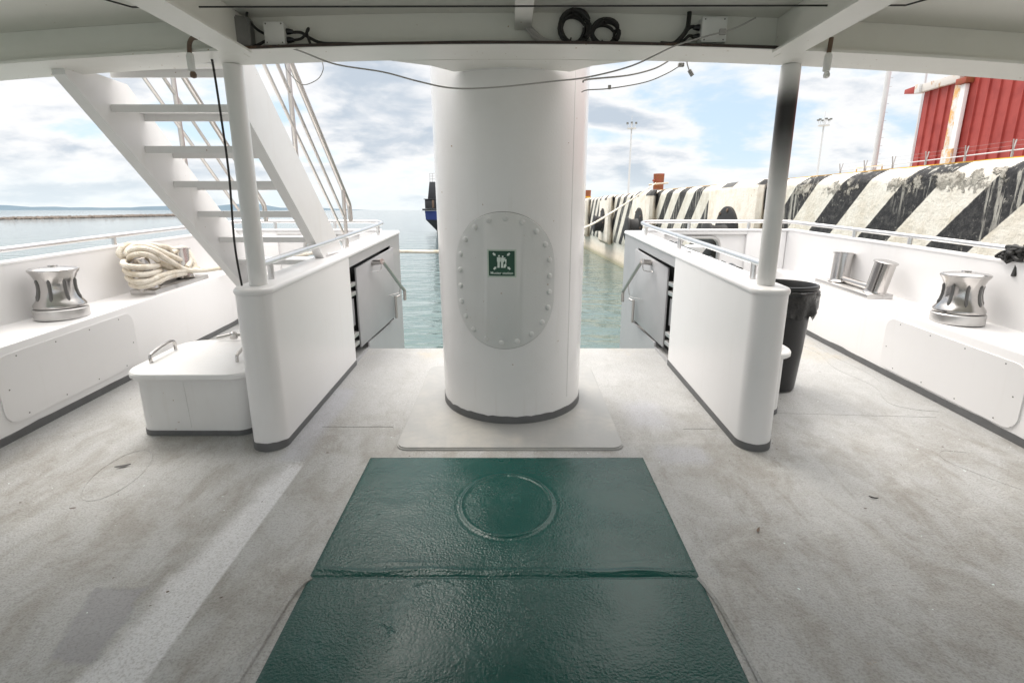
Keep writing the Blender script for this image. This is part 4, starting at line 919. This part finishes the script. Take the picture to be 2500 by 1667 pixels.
MB().box((19.78, 25.32, 7.02), (19.99, 27.55, 7.37), .01).build("eaves_beam", M['rustbeam'], t)
MB().box((19.68, 27.56, 7.0), (19.99, 27.88, 7.40), .01).build("corner_bracket", M['flash'], t)
MB().box((19.62, 24.75, 6.85), (19.99, 25.30, 7.08), .01).build("eaves_bracket", M['rust'], t)
MB().box((19.88, 25.12, 2.0), (19.935, 25.62, 6.95), .005).build("flashing", M['flash'], t)
MB().box((19.74, 24.86, 2.0), (19.93, 25.11, 6.83), .02).build("downpipe", M['railw'], t)
MB().box((19.62, 24.80, 3.2), (19.73, 25.35, 4.15), .01).build("pipe_guard", M['flash'], t)
# perimeter fence
t = thing("perimeter_fence", (17, 24, 2.1), "steel wire fence with forked posts along the quay before the warehouse", "fence")
p0 = None
for k in range(-2, 6):
    y = 18.85 + 1.93 * k
    mb = MB(); mb.box((16.97, y - .026, 2.1), (17.03, y + .026, 3.42)); mb.tube([(17, y, 3.40), (17.16, y + .12, 3.82)], .022, 6); mb.tube([(17, y, 3.40), (16.86, y - .10, 3.80)], .022, 6)
    mb.build("fence_post", M['fence'], t)
MB().tube([(17, 12, 3.46), (17, 28.7, 3.46)], .020, 6).build("top_rail", M['mast'], t)
mb = MB()
for zz_, xx in ((3.62, 17.08), (3.78, 17.15), (2.9, 17.0), (3.2, 17.0)): mb.tube([(xx, 12, zz_), (xx, 28.7, zz_)], .003, 5)
mb.build("wire", M['fence'], t)
t = thing("quay_gate", (17, 30.3, 2.1), "low yellow steel barrier at the warehouse corner beyond the fence", "barrier")
mb = MB(); mb.tube([(19.4, 28.9, 2.1), (19.4, 28.9, 3.76), (19.4, 31.0, 3.76), (19.4, 31.0, 2.1)], .03, 8); mb.build("frame", M['yellow'], t); mb = MB()
for y in (29.6, 30.2): mb.tube([(19.4, y, 2.1), (19.4, y, 3.74)], .02, 6)
mb.build("uprights", M['fence'], t)
t = thing("light_pole", (19.68, 30, 2.1), "thick pale steel pole with climbing pegs left of the warehouse", "pole")
MB().tube([(19.68, 30, 2.1), (19.68, 30, 9.0), (19.68, 30, 22)], lambda i: (.14, .125, .10)[i], 20).build("shaft", M['mast'], t)
mb = MB()
for k in range(26): mb.tube([(19.80, 30, 4.0 + .42 * k), (19.96, 30, 4.0 + .42 * k)], .009, 6)
mb.build("climbing_pegs", M['fence'], t)
t = thing("lamp_post", (24, 30, 2.1), "thin white post rising behind the warehouse eaves", "post"); MB().tube([(23.4, 32.4, 2.1), (23.4, 32.4, 14)], .06, 12).build("shaft", M['mast'], t)
for x, y, top, r, lab in ((32.0, 150, 24.2, .26, "slender floodlight mast seen between pillar and right post"), (72.2, 130, 22.0, .23, "slender floodlight mast seen right of the right post")):
    t = thing("floodlight_mast", (x, y, 2.1), lab, "light mast", "floodlight masts on the far quay")
    MB().tube([(x, y, 2.1), (x, y, top)], lambda i: (r * 1.2, r * .7)[i], 12).build("shaft", M['mast'], t)
    MB().lathe([(1.2, top - 1.7), (1.25, top - 1.6), (1.25, top - 1.5), (.2, top - 1.45)], (x, y, 0), 20).build("head_ring", M['mast'], t)
    for k in range(6):
        a = 2 * pi * k / 6 + .3; c0 = Vector((x + 1.3 * cos(a), y + 1.3 * sin(a), top - .3))
        MB().box(c0 - Vector((.26, .16, .17)), c0 + Vector((.26, .16, .17)), .03).build("floodlight", M['lamp'], t)
        MB().tube([(x + .9 * cos(a), y + .9 * sin(a), top - 1.5), c0], .07, 6).build("arm", M['mast'], t)
    MB().tube([(x, y, top), (x, y, top + 1.5)], .06, 6).build("finial", M['mast'], t)
# moored vessel
t = thing("moored_vessel", (-4, 62, ZW), "dark blue vessel's bow showing left of the pillar", "ship")
def hullrow(k, z):
    o = []
    xb = {0: -10.0, 1: -9.95, 2: -9.92, 3: -8.75, 4: -8.4}[k]; hw = {0: 2.6, 1: 2.6, 2: 2.5, 3: 2.0, 4: 1.6}[k]
    return [(xb, 62, z), (xb + 1.4, 62 - hw * .55, z), (xb + 3.5, 62 - hw, z), (6, 62 - hw, z), (6, 62 + hw, z), (xb + 3.5, 62 + hw, z), (xb + 1.4, 62 + hw * .55, z)]
mb = MB(); mb.loft([hullrow(0, 1.40), hullrow(1, .85), hullrow(2, .40)], closed=True, cap=True); mb.build("hull", M['hullblue'], t)
mb = MB(); mb.loft([hullrow(2, .395), hullrow(3, -.80), hullrow(4, -1.4)], closed=True, cap=True); mb.build("lower_hull", M['hulldark'], t)
mb = MB(); r0 = [(p[0] + (-.28 if i == 0 else -.1), p[1] + (62 - p[1]) * -.03, 1.42) for i, p in enumerate(hullrow(0, 1.4))]; mb.loft([r0, [(a, b_, 1.62) for a, b_, c_ in r0]], closed=True, cap=True); mb.build("rubbing_strake", M['hulldark'], t)
MB().box((-9.75, 60.7, 1.63), (-5, 63.3, 2.60), .04).build("bulwark_house", M['hulldark'], t); MB().box((-9.85, 60.6, 2.61), (-4.9, 63.4, 2.69), .02).build("house_roof", M['hulldark'], t)
MB().box((-8.95, 60.62, 1.7), (-8.7, 60.69, 2.55), .01).build("door", M['brown'], t)
mb = MB(); mb.hexa([(-9.5, 61.3, 2.70), (-7.9, 61.3, 2.70), (-7.9, 62.7, 2.70), (-9.5, 62.7, 2.70), (-9.28, 61.5, 4.55), (-8.2, 61.5, 4.55), (-8.2, 62.5, 4.55), (-9.28, 62.5, 4.55)], .03); mb.build("funnel", M['hulldark'], t)
mb = MB()
for x in (-9.22, -8.92, -8.60, -8.3): mb.tube([(x, 61.55, 4.55), (x, 61.55, 5.45)], .022, 6)
for z in (4.85, 5.15, 5.45): mb.tube([(-9.22, 61.55, z), (-8.3, 61.55, z)], .022, 6)
mb.build("railing", M['fence'], t)
# breakwater: uncountable small rocks
random.seed(11); mb = MB()
for i in range(4200):
    k = random.random() ** .8; y = 92 + 250 * k; xe = -118 - 12 * sin(k * 2.2) - 62 * max(0, .25 - k); x = xe - random.random() * 12 - 3
    s_ = .28 + .5 * random.random(); hgt = .12 + (.25 + .75 * k) * min(1, (xe - x) / 5.0)
    r = bmesh.ops.create_icosphere(mb.bm, subdivisions=1, radius=s_)
    rot = Matrix.Rotation(random.random() * 6, 3, random.choice('XYZ')); sc_ = Vector((random.uniform(.7, 1.3), random.uniform(.7, 1.3), random.uniform(.45, .8)))
    for v in r['verts']:
        q = rot @ v.co; v.co = Vector((q.x * sc_.x + x, q.y * sc_.y + y, q.z * sc_.z + ZW + hgt - .35))
bw = mb.build("breakwater", M['rock'], smooth=False); tag(bw, "low rubble stone breakwater across the water on the left", "breakwater", None, 'stuff')
# small litter on the deck; the first scrap stands in for a flying insect
for (x, y, a, l_, lab) in ((-2.13, 2.62, .5, .038, "dark scrap standing in for a blurred fly beside the faint hatch ring"), (1.78, 2.32, -.5, .02, "dark leaf scrap on the deck well right of the green panel"), (1.10, 2.07, .9, .022, "brown leaf scrap on the deck close to the green panel's right edge")):
    mb = MB(); R = Matrix.Translation((x, y, dz(y) + .004)) @ Matrix.Rotation(a, 4, 'Z')
    mb.loft([[R @ Vector((u * l_, w_ * l_ * .25 * (1 - u * u), .003 + .004 * u * u + .002 * w_)) for w_ in (-1, 0, 1)] for u in (-.98, -.6, -.2, .2, .6, .98)])
    o = mb.build("leaf_scrap", M['brown'] if y < 2.2 else M['rubber']); tag(o, lab, "litter", "scraps lying on the deck")
